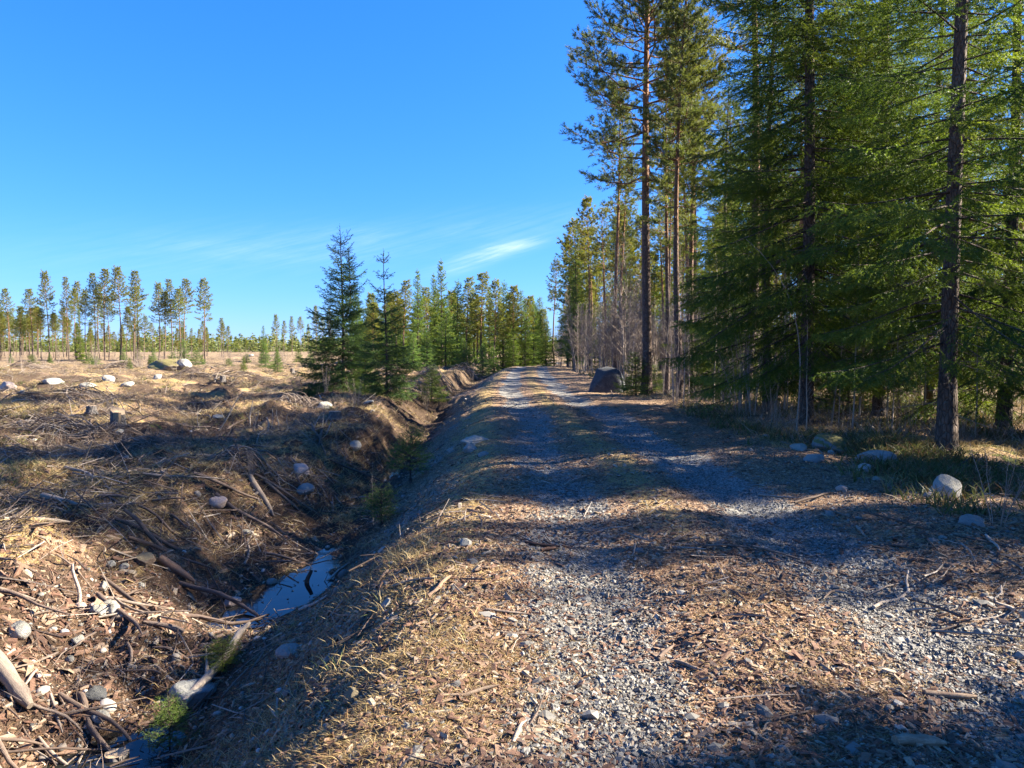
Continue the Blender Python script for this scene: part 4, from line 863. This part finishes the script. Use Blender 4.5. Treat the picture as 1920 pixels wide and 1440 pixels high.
S = [
 ('log', (342, 1345), (475, 1195), .045, 'long weathered log lying down the near road slope into the ditch', .03, 1, 'log', .9),
 ('log', (-30, 1235), (62, 1340), .075, 'thick grey log at the left edge of the near ditch', .02, 0, 'log', .3),
 ('log', (8, 985), (130, 990), .03, 'long pale log lying level at the left edge', .03, 1, 'log', .8),
 ('log', (80, 935), (150, 955), .045, 'short grey log end below the level pale log', .03, 0, 'log', .4),
 ('log', (470, 900), (512, 975), .05, 'dark grey log slanting down the ditch bank', .03, 0, 'log', .2),
 ('branch', (495, 905), (560, 960), .03, 'grey branch slanting beside the dark log on the bank', .04, 2, 'stick', .5),
 ('branch', (475, 890), (600, 965), .022, 'long thin branch crossing the shaded bank', .04, 3, 'stick', .5),
 ('branch', (575, 1125), (650, 1062), .02, 'pale branch at the right rim of the blue pool', .05, 2, 'stick', 1.),
 ('branch', (560, 1150), (615, 1120), .02, 'bleached curved branch below the blue pool', .06, 1, 'stick', 1.),
 ('branch', (455, 1060), (475, 1000), .02, 'pale stick leaning upright left of the blue pool', .05, 1, 'stick', .8),
 ('branch', (345, 1190), (270, 1170), .03, 'grey branch in the brushwood right of the stone heap', .04, 1, 'stick', .5),
 ('branch', (190, 1125), (285, 1138), .022, 'long grey branch reaching right from the stone heap', .03, 1, 'stick', .6),
 ('branch', (185, 1162), (232, 1150), .014, 'short buff stick just below the stone heap', .03, 0, 'stick', .9),
 ('branch', (300, 1060), (365, 1105), .05, 'reddish slab of bark on the lower slope', .03, 0, 'chip', .5),
 ('branch', (215, 980), (390, 1055), .03, 'long brown root-like branch across the left slope', .05, 2, 'stick', .3),
 ('branch', (270, 900), (420, 915), .02, 'thin pale branch in the shaded slash', .04, 2, 'stick', .8),
 ('branch', (150, 880), (185, 925), .025, 'crooked forked branch in the middle of the slash', .10, 3, 'stick', .9),
 ('branch', (1660, 1150), (1700, 1080), .016, 'forked pale twig on the right of the road', .08, 2, 'stick', .9),
 ('branch', (1848, 1008), (1878, 1040), .015, 'straight bleached stick near the right edge', .02, 0, 'stick', 1.),
 ('branch', (1608, 990), (1626, 1012), .014, 'short white-tipped stick on the right wheel track', .05, 0, 'stick', .8),
 ('branch', (1500, 950), (1560, 925), .018, 'dark curved stick across the right track', .06, 0, 'stick', .1),
 ('branch', (1700, 884), (1885, 880), .032, 'broken dark branch lying behind the big pale boulder', .03, 2, 'stick', .25),
 ('branch', (1420, 930), (1500, 935), .012, 'thin pale stick lying level by the right track', .02, 0, 'stick', .9),
 ('branch', (1620, 965), (1910, 1035), .010, 'long thin dark twig running to the right edge', .015, 1, 'stick', .2),
 ('branch', (910, 1146), (1000, 1155), .011, 'slender grey stick lying across the left wheel track', .03, 0, 'stick', .7),
 ('branch', (800, 1120), (850, 1085), .02, 'reddish strip of bark on the left road edge', .06, 0, 'chip', .6),
 ('branch', (735, 1105), (820, 1085), .016, 'long buff strip of bark on the left shoulder', .05, 1, 'chip', .8),
 ('branch', (960, 1395), (985, 1355), .012, 'pale split stick in the sunlit litter', .04, 0, 'stick', .9),
 ('branch', (830, 1315), (930, 1290), .014, 'curved reddish bark strip in the sunlit grass', .10, 0, 'chip', .7),
 ('branch', (1015, 1035), (1045, 1030), .02, 'dark bark slab at the middle of the road', .03, 0, 'chip', .1),
 ('branch', (985, 1020), (1050, 1028), .016, 'black curved bark strip in the road', .06, 0, 'chip', .0),
 ('branch', (700, 1190), (745, 1160), .018, 'buff wood splinter on the left road edge', .03, 0, 'stick', .7),
 ('branch', (1735, 1305), (1830, 1315), .02, 'long reddish bark slab in the sunlit gravel', .04, 0, 'chip', .65),
 ('branch', (1870, 1150), (1890, 1110), .016, 'curved bright stick at the right edge in sun', .14, 0, 'stick', .9),
 ('branch', (1680, 1400), (1770, 1405), .026, 'broad greyish bark slab at the bottom right', .04, 0, 'chip', .8),
 ('branch', (1265, 1245), (1320, 1262), .014, 'grey splinter in the shaded wheel track', .03, 0, 'stick', .6),
 ('branch', (1235, 1240), (1262, 1215), .016, 'orange wood splinter left of the grey one', .03, 0, 'stick', .4),
 ('branch', (65, 1260), (38, 1305), .014, 'bluish forked stick against the thick grey log', .05, 2, 'stick', .8),
 ('branch', (100, 1310), (112, 1385), .014, 'bleached thin stick standing at the water edge', .03, 0, 'stick', .8),
 ('branch', (240, 1210), (245, 1290), .016, 'grey root hanging over the near ditch', .05, 1, 'stick', .5),
 ('branch', (300, 1270), (205, 1250), .012, 'dark root across the near ditch slope', .08, 2, 'stick', .2),
 ('branch', (355, 1245), (290, 1220), .016, 'brown branch above the greenish boulder', .08, 1, 'stick', .35),
 ('branch', (420, 1275), (345, 1265), .010, 'thin branch resting on the greenish boulder', .05, 0, 'stick', .5),
 ('branch', (130, 790), (235, 795), .012, 'long pale bent stem in the heap left of the stump', .12, 2, 'stick', .95),
 ('branch', (60, 800), (180, 815), .012, 'arched pale stem in the heap of brush', .15, 2, 'stick', .95),
 ('branch', (1128, 720), (1180, 750), .02, 'dead branch lying before the dark boulder', .05, 1, 'stick', .5),
 ('branch', (20, 755), (60, 750), .03, 'pale pole lying in the clearing at the left', .02, 0, 'stick', .9),
 ('branch', (355, 680), (420, 720), .03, 'long fallen pole slanting across the clearing', .02, 2, 'stick', .3),
]
for n, (nm, a, c_, r, lb, kk, fk, mt, tone) in enumerate(S):
    lay_px('log' if nm == 'log' else ('bark_strip' if mt == 'chip' else 'branch'), a, c_, r, lb, 'log' if nm == 'log' else ('bark piece' if mt == 'chip' else 'branch'), 500 + n, kk, fk, mt, tone)
# upright pale stems in the clearing
ups = [(408, 808, 455, 735, 'leaning pale forked stem, tallest of the upright stems'), (370, 800, 371, 770, 'short straight stump of a stem left of the leaning one'), (468, 800, 472, 750, 'forked white stem right of the leaning one'), (477, 808, 484, 768, 'curved stem standing beside the forked white one'),
       (505, 812, 500, 780, 'short stout stem in the row of cut stems'), (508, 808, 512, 765, 'thin stem behind the short stout one'), (522, 806, 519, 768, 'straight thin stem at the middle of the row'), (540, 808, 538, 775, 'slim stem left of the last one'), (585, 812, 602, 770, 'last leaning stem of the row, before the dark shade'),
       (212, 800, 208, 740, 'forked dead stem rising by the split stump'), (316, 720, 314, 698, 'small charred stem on the dark mound'), (410, 640, 409, 625, 'thin white stem far across the clearing'), (148, 1133, 136, 1052, 'upright broken stick above the stone heap'), (90, 860, 86, 820, 'dark dead stem in the shaded slash'), (575, 1110, 580, 1065, 'dark snag sticking up from the blue pool')]
for n, (x0, y0, x1, y1, lb) in enumerate(ups):
    x, y, z = at(x0, y0); h = (y0 - y1) * y / F_ * 1.03; dx = (x1 - x0) * y / F_; b = Buf(); g = rs(900 + n); s = np.linspace(0, 1, 8)
    rr = {12: .018, 14: .035, 4: .022}.get(n, .010 + .006 * (n in (0, 2)))
    P = np.stack([dx * s + .02 * np.sin(s * 6 + n), .04 * s, h * s - .04], -1); tube(b, P, rr * (1.1 - .5 * s), 6, .95 if n not in (10, 13, 14) else .1, 0, True, True)
    if n in (0, 2, 9, 3, 8):
        for k in range(3): d = np.array([g.choice([-1, 1]) * .45, .1, .9]); i = 2 + k; tube(b, P[i] + d * h * .35 * np.linspace(0, 1, 4)[:, None], np.linspace(rr * .6, .003, 4), 5, .95, 0)
    tag(link('dead_stem', b.mesh('dead_stem', [M['stick']]), loc=(x, y, z)), lb, 'dead stem', 'upright dead stems')
# generic slash branches as individuals (placed over the slash field, largest near)
gen = []
g = rs(321); tries = 0
while len(gen) < 150:
    y = 4.6 + 16 * g.uniform() ** 1.5; x = float(xc(y)) - 4.2 - (1.0 + .62 * y) * g.uniform() ** .9
    if abs(px_of(x, y) - 340) > 420: continue
    gen.append((x, y))
gen.sort(key=lambda p: px_of(*p)); SM = [stickmesh(700 + k, 1., .016 + .010 * (k % 3), .05 + .02 * (k % 4), k % 4) for k in range(14)]
for n, (x, y) in enumerate(gen):
    a = g.normal(-.25, .6) ; L = g.uniform(.25, 1.0) * (1 + y / 40); dx, dy = math.cos(a) * L / 2, math.sin(a) * L / 2
    p = (x - dx, y - dy, float(H(x - dx, y - dy))); q = (x + dx, y + dy, float(H(x + dx, y + dy)))
    band = 'near slope' if y < 8 else ('bank top' if y < 13 else 'further slash')
    cs[band] = cs.get(band, 0) + 1
    o = lay('branch', SM[g.randint(14)], p, q, .02 + max(0, float(H(x, y)) - (p[2] + q[2]) / 2), f"{ordinal(cs[band])} loose branch from the left on the clearing's {band}", 'branch', 'loose branches on the left clearing', g.uniform(0, 6))
    s = np.linalg.norm(np.subtract(p, q)); o.scale = (s, s * .8, s * .8)
# heaps of felled tops: bent pale stems lying over each other
for n, (px, py, wd, ht, lb) in enumerate([(110, 815, 3.2, .45, 'large heap of bent pale stems left of the split stump'), (290, 835, 1.6, .22, 'low tangle of twigs in the sunlit grass right of the stump'), (60, 690, 5.5, .7, 'long grey brush heap far left below the pines'), (240, 690, 6., .8, 'wide grey brush heap before the middle of the far pines'),
      (560, 762, 2.0, .4, 'tangled pale brush left of the dark spruces'), (470, 715, 4., .5, 'brush heap on the lit clearing left of the dark spruces'), (30, 860, 2., .3, 'dark tangle of branches in shade at the left edge'), (150, 745, 3., .35, 'low brush heap behind the split stump'), (820, 712, 4.5, .8, 'grey brush heap on top of the spoil bank'), (880, 705, 3.5, .7, 'brush heap at the spoil bank end by the bushes'), (440, 860, 1.6, .25, 'small heap of twigs on the ditch bank top'), (370, 700, 4., .4, 'low brush heap right behind the mossy mound')]):
    x, y, z = at(px, py); g = rs(1200 + n); b = Buf(); far_ = 1 + y / 45
    for k in range(70):
        cx_ = g.normal(0, wd * .22); cy_ = g.normal(0, wd * .13); L = g.uniform(.3, .75) * wd * .7; a = g.normal(.1, .7) + (PI if g.uniform() < .5 else 0)
        s = np.linspace(-.5, .5, 6); P = np.stack([cx_ + L * s * math.cos(a), cy_ + L * s * math.sin(a) + .05 * L * np.sin(s * 5 + k), 0 * s], -1)
        env = ht * math.exp(-(cx_ / (wd * .3)) ** 2) * g.uniform(.1, 1); P[:, 2] = H(P[:, 0] + x, P[:, 1] + y) - z + env * (1 - 3.2 * s ** 2) + .01
        tube(b, P, g.uniform(.004, .012) * far_ * np.linspace(1, .4, 6), 4, g.uniform(.1, 1) ** .8, 0)
        if k % 2: strips(b, P[2:5], nrm(g.normal(0, 1, (3, 3)) + [math.cos(a), math.sin(a), .3]), L * .25, .006 * far_, g.uniform(.1, .8), 0, .2, g)
    tag(link('brush_heap', b.mesh('brush_heap', [M['stick']]), loc=(x, y, z)), lb, 'brush heap')
# stumps
def stump(px, py, wpx, hpx, label, split=False, pale=True):
    x, y, z = at(px, py); r = wpx * y / F_ / 2; h = hpx * y / F_; g = rs(int(px)); b = Buf()
    e = bpy.data.objects.new('tree_stump', None); COL.objects.link(e); e.location = (x, y, z); tag(e, label, 'tree stump')
    a = np.arange(18) * 2 * PI / 18; zz = np.array([-.1, 0, .25, .6, 1.]) * h; prof = np.array([1.5, 1.35, 1.1, 1.0, .97]) * r
    rad = prof[:, None] * (1 + .10 * np.sin(a * 5 + px)[None] * np.array([2, 1.6, .8, .3, .2])[:, None] + .04 * g.uniform(-1, 1, (5, 18)))
    top = zz[:, None] + np.zeros((5, 18)); top[-1] += h * (.25 * np.cos(a - 2.5) * split + .04 * g.uniform(-1, 1, 18))
    V = np.stack([rad * np.cos(a), rad * np.sin(a), top], -1).reshape(-1, 3); i = np.arange(4)[:, None] * 18; j = np.arange(18)[None]; j2 = (j + 1) % 18
    b.add(V, np.stack([i + j, i + j2, i + 18 + j2, i + 18 + j], -1).reshape(-1, 4), .3, 0, True)
    link('bark_side', b.mesh('stump_side', [M['grey_bark']]), e)
    c = Buf(); rim = V[-18:]; cen = rim.mean(0) + [0, 0, -.02 * h]; c.add(np.concatenate([rim, [cen]]), [[k, (k + 1) % 18, 18] for k in range(18)], .8, 0)
    if split:
        k = [13, 14, 15, 16]; q = np.array([[math.cos(a[i]) * r * 1.06, math.sin(a[i]) * r * 1.06, hh * h] for hh in (.15, .95) for i in k]); q += g.normal(0, .03 * r, q.shape)
        c.add(q, [[i, i + 1, i + 5, i + 4] for i in range(3)], .5, 0)
    link('cut_face', c.mesh('stump_cut', [M['cut']]), e)
stump(222, 803, 26, 32, 'split stump with a bright torn face in the sunlit clearing', True)
stump(219, 1450, 44, 38, 'sawn pale-topped stump end standing in the near ditch')
stump(418, 716, 10, 12, 'small grey stump on the sunlit clearing beyond the mound')
stump(172, 775, 18, 14, 'low faded stump behind the split one')
stump(628, 784, 24, 13, 'dark stump in shade left of the slimmer spruce')
stump(548, 700, 8, 9, 'far small stump on the clearing left of the dark spruces')
# ------------------------------------------------------------------ scattered stuff
def wedge(n, y0, y1, p, xl, xr, seed, margin=1.2):
    """points denser towards y0; real sizes everywhere"""
    g = rs(seed); u = g.uniform(size=n); y = (y0 ** (1 - p) + u * (y1 ** (1 - p) - y0 ** (1 - p))) ** (1 / (1 - p))
    hw = .70 * y + margin; x = g.uniform(-1, 1, n) * hw
    k = (x > xl) & (x < xr); return x[k], y[k], g
def slope(x, y):
    e = .03; hx = (H(x + e, y) - H(x - e, y)) / (2 * e); hy = (H(x, y + e) - H(x, y - e)) / (2 * e); return nrm(np.stack([-hx, -hy, np.ones_like(hx)], -1))
def frames(x, y, g, tilt=.25):
    N = nrm(slope(x, y) + g.normal(0, tilt, (len(x), 3))); a = g.uniform(0, 2 * PI, len(x)); T = np.stack([np.cos(a), np.sin(a), 0 * a], -1); T = nrm(T - N * (T * N).sum(-1, keepdims=True)); return T, np.cross(N, T), N
def scatter(b, tmplV, tmplF, x, y, z, T, B, N, sx, sy, sz, rnd, mat=0, jit=0., g=None, smooth=False):
    n = len(x); k = len(tmplV); tv = np.broadcast_to(tmplV, (n, k, 3)).copy()
    if jit: tv += g.uniform(-jit, jit, tv.shape)
    V = np.stack([x, y, z], -1)[:, None] + tv[..., :1] * (sx[:, None, None] * T[:, None]) + tv[..., 1:2] * (sy[:, None, None] * B[:, None]) + tv[..., 2:] * (sz[:, None, None] * N[:, None])
    F = (np.asarray(tmplF)[None] + (np.arange(n) * k)[:, None, None]).reshape(-1, len(tmplF[0])); b.add(V.reshape(-1, 3), F, np.repeat(rnd, k), mat, smooth)
OCT_V = np.array([[1, 0, 0], [-1, 0, 0], [0, 1, 0], [0, -1, 0], [.1, .1, 1], [0, 0, -1]]) * .5
OCT_F = [[0, 2, 4], [2, 1, 4], [1, 3, 4], [3, 0, 4], [2, 0, 5], [1, 2, 5], [3, 1, 5], [0, 3, 5]]
CUB_V = np.array([[-1, -1, -1], [1, -1, -1], [1, 1, -1], [-1, 1, -1], [-.8, -.7, 1], [.7, -.8, 1], [.8, .7, 1], [-.7, .8, 1]]) * .5
CUB_F = [[4, 5, 6, 7], [0, 1, 5, 4], [1, 2, 6, 5], [2, 3, 7, 6], [3, 0, 4, 7]]
# gravel
b = Buf(); x, y, g = wedge(480000, 2.1, 26, 1.75, -4.2, 7, 61)
mk_ = masks(x, y, zones(x, y)); nb = fbm(x * 3, y * 3, 91, 2); pr = np.clip(mk_[0] * 1.25 + .3 * nb, .07, 1); k = g.uniform(size=len(x)) < pr; x, y = x[k], y[k]
T, B, N = frames(x, y, g, .35); sz = .0070 * np.exp(np.clip(g.normal(0, .5, len(x)), -1.2, 1.0)) * (1 + y / 30)
h = len(x) // 2
scatter(b, CUB_V, CUB_F, x[:h], y[:h], (H(x, y) + sz * .15)[:h], T[:h], B[:h], N[:h], (sz * g.uniform(1, 1.8, len(x)))[:h], sz[:h] * 1.2, (sz * g.uniform(.4, .8, len(x)))[:h], g.uniform(0, 1, h), 0, .16, g)
scatter(b, OCT_V, OCT_F, x[h:], y[h:], (H(x, y) + sz * .15)[h:], T[h:], B[h:], N[h:], (sz * 1.9)[h:], sz[h:] * 1.5, sz[h:] * 1.1, g.uniform(0, 1, len(x) - h), 0, .14, g)
print('gravel', len(x))
o = link('gravel', b.mesh('gravel', [M['gravel']])); o['kind'] = 'stuff'; o['label'] = 'loose crushed gravel in the wheel tracks and on the road shoulder'
b = Buf(); x, y, g = wedge(2600, 2.4, 20, 1.6, -2.2, 6, 266); k = g.uniform(size=len(x)) < .35; x, y = x[k], y[k]; T, B, N = frames(x, y, g, .2); sz = .022 * np.exp(np.clip(g.normal(0, .4, len(x)), -1, 1)); V0, F0 = ico(1)
scatter(b, V0, F0, x, y, H(x, y) - sz * .05, T, B, N, sz * 1.3, sz, sz * .6, g.uniform(.3, 1, len(x)), 0, .18, g)
o = link('track_stones', b.mesh('track_stones', [M['gravel']])); o['kind'] = 'stuff'; o['label'] = 'larger crushed stones bedded in the track'
# bark chips and wood flakes
b = Buf(); x, y, g = wedge(230000, 2.1, 40, 1.75, -30, 8, 62)
zn_ = zones(x, y); tt = zn_['t']; nb = fbm(x * .9, y * .9, 93, 3)
dens = .25 + .55 * np.clip(.5 + nb, 0, 1) - .62 * zn_['gravel'] + .12 * zn_['lbank'] + .15 * (zn_['clear']) - .45 * zn_['forest'] + .25 * np.exp(-(y / 7) ** 2)
k = g.uniform(size=len(x)) < dens; x, y, tt = x[k], y[k], tt[k]
T, B, N = frames(x, y, g, .3); L = .024 * np.exp(np.clip(g.normal(0, .65, len(x)), -2, 1.4)) * (1 + .5 * sst(-tt, 3.5, 5)) * (1 + y / 60)
scatter(b, CUB_V, CUB_F, x, y, np.where(g.uniform(size=len(x)) < .05, np.maximum(H(x, y), -1.15), H(x, y)) + .004, T, B, N, L, L * g.uniform(.12, .38, len(x)), .004 + L * g.uniform(.03, .1, len(x)), g.uniform(0, 1, len(x)) ** 1.5, 0, .13, g)
print('chips', len(x))
o = link('bark_litter', b.mesh('bark_litter', [M['chip']])); o['kind'] = 'stuff'; o['label'] = 'reddish bark chips and wood flakes strewn over road and slope'
# small sticks
b = Buf(); x, y, g = wedge(110000, 2.3, 60, 1.6, -60, 9, 63)
zn_ = zones(x, y); dens = .035 + .8 * zn_['lbank'] + .8 * zn_['clear'] + .05 * zn_['lslope'] + .15 * zn_['forest'] - .03 * zn_['gravel']
nb = fbm(x * .55, y * .55, 95, 3); k = g.uniform(size=len(x)) < dens * np.clip(.30 + 1.35 * nb, .05, 1); x, y = x[k], y[k]; n = len(x)
L = g.uniform(.08, .5, n) * (1 + .5 * sst(-(x - xc(y)), 4, 5)) * (1 + y / 50); r = (.0022 + .006 * g.uniform(size=n) ** 2) * (1 + y / 22)
T, B, N = frames(x, y, g, .18); c = np.stack([x, y, np.where(g.uniform(size=n) < .15, np.maximum(H(x, y), -1.15), H(x, y)) + r + .006], -1)
mid = c + B * (L * g.normal(0, .05, n))[:, None] + N * (L * .03)[:, None]
A0 = c - T * (L / 2)[:, None]; A2 = c + T * (L / 2)[:, None]; A2[:, 2] += L * g.uniform(-.02, .10, n)
ring = np.arange(4) * PI / 2; off = (np.cos(ring)[None, :, None] * B[:, None] + np.sin(ring)[None, :, None] * N[:, None])
V = np.stack([A0[:, None] + off * (r * 1.0)[:, None, None], mid[:, None] + off * (r * .85)[:, None, None], A2[:, None] + off * (r * .4)[:, None, None]], 1).reshape(-1, 3)
F1 = [[s_ * 4 + j, s_ * 4 + (j + 1) % 4, s_ * 4 + 4 + (j + 1) % 4, s_ * 4 + 4 + j] for s_ in range(2) for j in range(4)]
F = (np.array(F1)[None] + (np.arange(n) * 12)[:, None, None]).reshape(-1, 4); b.add(V, F, np.repeat(g.uniform(0, 1, n), 12), 0, False)
print('sticks', n)
o = link('twig_litter', b.mesh('twig_litter', [M['stick']])); o['kind'] = 'stuff'; o['label'] = 'small broken twigs littering the clearing and ditch bank'
# dry grass
def grass(name, n, y0, y1, p, xl, xr, seed, densf, hgt, wid, blades_n, lay_, rr, mat, label, tuft=.05):
    b = Buf(); x, y, g = wedge(n, y0, y1, p, xl, xr, seed); d = densf(x, y, zones(x, y)); k = g.uniform(size=len(x)) < d; x, y = x[k], y[k]
    base_r = g.uniform(0, .25, len(x)); j = np.repeat(np.arange(len(x)), blades_n); m_ = len(j)
    sc = (1 + y[j] / 35); bx_ = x[j] + g.normal(0, tuft, m_); by_ = y[j] + g.normal(0, tuft, m_)
    P = np.stack([bx_, by_, H(bx_, by_) - .004], -1); az = g.uniform(0, 2 * PI, m_); tilt = np.clip(g.normal(lay_, .25, m_), .05, 1.5)
    D = np.stack([np.cos(az) * np.sin(tilt), np.sin(az) * np.sin(tilt), np.cos(tilt)], -1); L = hgt * g.uniform(.4, 1.25, m_) * sc; w_ = wid * sc
    S = nrm(np.cross(D, g.normal(size=(m_, 3)))); midp = P + D * (L * .55)[:, None]; D2 = nrm(D + np.stack([np.cos(az), np.sin(az), -.5 + 0 * az], -1) * g.uniform(.2, .9, (m_, 1))); tip = midp + D2 * (L * .5)[:, None]
    V = np.stack([P - S * w_[:, None] / 2, P + S * w_[:, None] / 2, midp + S * w_[:, None] * .4, midp - S * w_[:, None] * .4, tip], 1).reshape(-1, 3)
    o5 = np.arange(m_)[:, None] * 5; r_ = np.clip(base_r[j] + g.uniform(rr[0], rr[1], m_), 0, 1)
    b.add(V, o5 + np.array([[0, 1, 2, 3]]), np.repeat(r_, 5), 0); b.F.append(o5 + np.array([[3, 2, 4]])); b.M.append(np.zeros(m_, np.int32)); b.S.append(np.zeros(m_, bool))
    print(name, len(x), m_)
    o = link(name, b.mesh(name, [M[mat]])); o['kind'] = 'stuff'; o['label'] = label
def d_near(x, y, z):
    nb = fbm(x * 1.3, y * 1.3, 101, 3); t = z['t']
    return np.clip(.10 + .8 * nb, 0, 1) * (1 - .8 * z['gravel']) * .5 + .5 * np.exp(-((t + 2.0) / .45) ** 2) + .7 * np.exp(-(t / .32) ** 2) * sst(y, 4, 9) + .9 * np.exp(-(((x + .45) / .6) ** 2 + ((y - 3.6) / .75) ** 2)) + z['lslope'] * .35 + z['rshould'] * .2
grass('dry_grass', 60000, 2.2, 30, 1.7, -2.6, 8, 64, lambda x, y, z: d_near(x, y, z) * (1 - z['lbank']) * .8, .045, .0022, 12, 1.15, (0, .62), 'straw', 'short dry straw-coloured grass along the road and its slope', .03)
grass('clearing_grass', 80000, 5, 90, 1.35, -90, -2.6, 65, lambda x, y, z: (z['clear'] * (1 - .5 * np.exp(-(y / 11) ** 2)) + (.12 + .5 * sst(y, 10, 15)) * z['lbank']) * np.clip(.35 + .9 * fbm(x * .5, y * .5, 103, 3), 0, 1), .13, .004, 11, 1.0, (0, .65), 'straw', 'matted dry grass over the clearing', .08)
grass('slope_grass', 9000, 3, 30, 1.5, -3.2, .2, 66, lambda x, y, z: z['lslope'] * np.clip(.25 + .8 * fbm(x * 1.1, y * 1.1, 105, 3), 0, 1), .11, .003, 14, .8, (.1, .75), 'straw', 'longer dull grass on the slope down to the ditch', .04)
grass('forest_grass', 40000, 9, 70, 1.4, 3.8, 60, 67, lambda x, y, z: z['forest'] * np.clip(.35 + .9 * fbm(x * .6, y * .6, 107, 3), 0, 1), .12, .0045, 12, .95, (0, .66), 'straw', 'dry and greenish grass under the trees', .08)
grass('needle_litter', 90000, 2.1, 22, 1.7, -7, 8, 164, lambda x, y, z: np.clip(.45 + .8 * fbm(x * 1.0, y * 1.0, 203, 3), .05, 1) * (1 - .85 * z['gravel']), .055, .0017, 9, 1.42, (0, .5), 'needle', 'brown fallen pine needles and straw lying on the road and slopes', .06)
grass('bank_grass', 14000, 11, 60, 1.3, -9, -1.2, 165, lambda x, y, z: z['lbank'] * np.clip(.45 + .9 * fbm(x * .9, y * .9, 205, 3), 0, 1), .13, .005, 14, 1.0, (0, .7), 'straw', 'dry grass hanging over the far ditch bank', .10)
# pebbles on the banks
b = Buf(); x, y, g = wedge(5200, 3, 30, 1.6, -12, -1.4, 166); z_ = zones(x, y); k = g.uniform(size=len(x)) < .5 * z_['lbank'] + .2 * z_['lslope'] + .15 * z_['clear']; x, y = x[k], y[k]
V0, F0 = ico(2); T, B, N = frames(x, y, g, .3); sz = .016 * np.exp(np.clip(g.normal(0, .6, len(x)), -1.5, 1.6)); scatter(b, V0, F0, x, y, H(x, y) + sz * .2, T, B, N, sz * 1.3, sz, sz * .75, g.uniform(0, 1, len(x)), 0, .07, g, True)
print('pebbles', len(x)); o = link('pebbles', b.mesh('pebbles', [M['pebble']])); o['kind'] = 'stuff'; o['label'] = 'small pale rounded pebbles sprinkled over the dug-up ditch banks'
# dwarf shrubs (blueberry, heather)
grass('heath_plants', 42000, 6, 70, 1.35, 4.2, 60, 68, lambda x, y, z: z['forest'] * np.clip(.0 + 1.1 * fbm(x * .5, y * .5, 109, 3), 0, 1), .17, .011, 12, .55, (0, .9), 'heath', 'low green and brown heath plants on the forest floor', .09)
grass('moss_clumps', 30000, 8, 100, 1.3, -100, -3, 69, lambda x, y, z: z['clear'] * np.clip(-.15 + 1.0 * fbm(x * .4, y * .4, 111, 3), 0, 1), .09, .010, 12, .6, (.1, .85), 'heath', 'low green moss and heath clumps in the clearing', .09)
# brushwood scrub in the clearing: fine brown twigs
b = Buf(); x, y, g = wedge(34000, 13, 190, 1.05, -190, 3, 70, 2); z_ = zones(x, y); k = g.uniform(size=len(x)) < z_['clear'] * np.clip(.3 + .9 * fbm(x * .25, y * .25, 113, 3), 0, 1); x, y = x[k], y[k]
j = np.repeat(np.arange(len(x)), 12); m_ = len(j); sc = 1 + y[j] / 60; P = np.stack([x[j] + g.normal(0, .15, m_), y[j] + g.normal(0, .15, m_), 0 * x[j]], -1); P[:, 2] = H(P[:, 0], P[:, 1]) - .02
strips(b, P, nrm(np.stack([g.normal(0, .6, m_), g.normal(0, .6, m_), g.uniform(.1, 1, m_)], -1)), g.uniform(.12, .42, m_) * sc ** .7, .006 * sc, g.uniform(0, 1, m_), 0, .2, g)
print('brush', m_)
o = link('brush_scrub', b.mesh('brush_scrub', [M['stick']])); o['kind'] = 'stuff'; o['label'] = 'brown brushwood and dead heather covering the clearing'
# forest undergrowth twigs
b = Buf(); x, y, g = wedge(4200, 13, 110, 1.2, 5.0, 90, 71, 2); z_ = zones(x, y); k = g.uniform(size=len(x)) < z_['forest'] * .7; x, y = x[k], y[k]
j = np.repeat(np.arange(len(x)), 14); m_ = len(j); sc = 1 + y[j] / 60; P = np.stack([x[j] + g.normal(0, .25, m_), y[j] + g.normal(0, .25, m_), 0 * x[j]], -1); P[:, 2] = H(P[:, 0], P[:, 1]) - .02
strips(b, P, nrm(np.stack([g.normal(0, .5, m_), g.normal(0, .5, m_), g.uniform(.3, 1.2, m_)], -1)), g.uniform(.2, 1.0, m_) * sc ** .4, .006 * sc, g.uniform(0, 1, m_), 0, .1, g)
o = link('undergrowth', b.mesh('undergrowth', [M['birch_twig']])); o['kind'] = 'stuff'; o['label'] = 'brown leafless undergrowth on the forest floor'
print('verts total', sum(len(m_.vertices) for m_ in bpy.data.meshes))
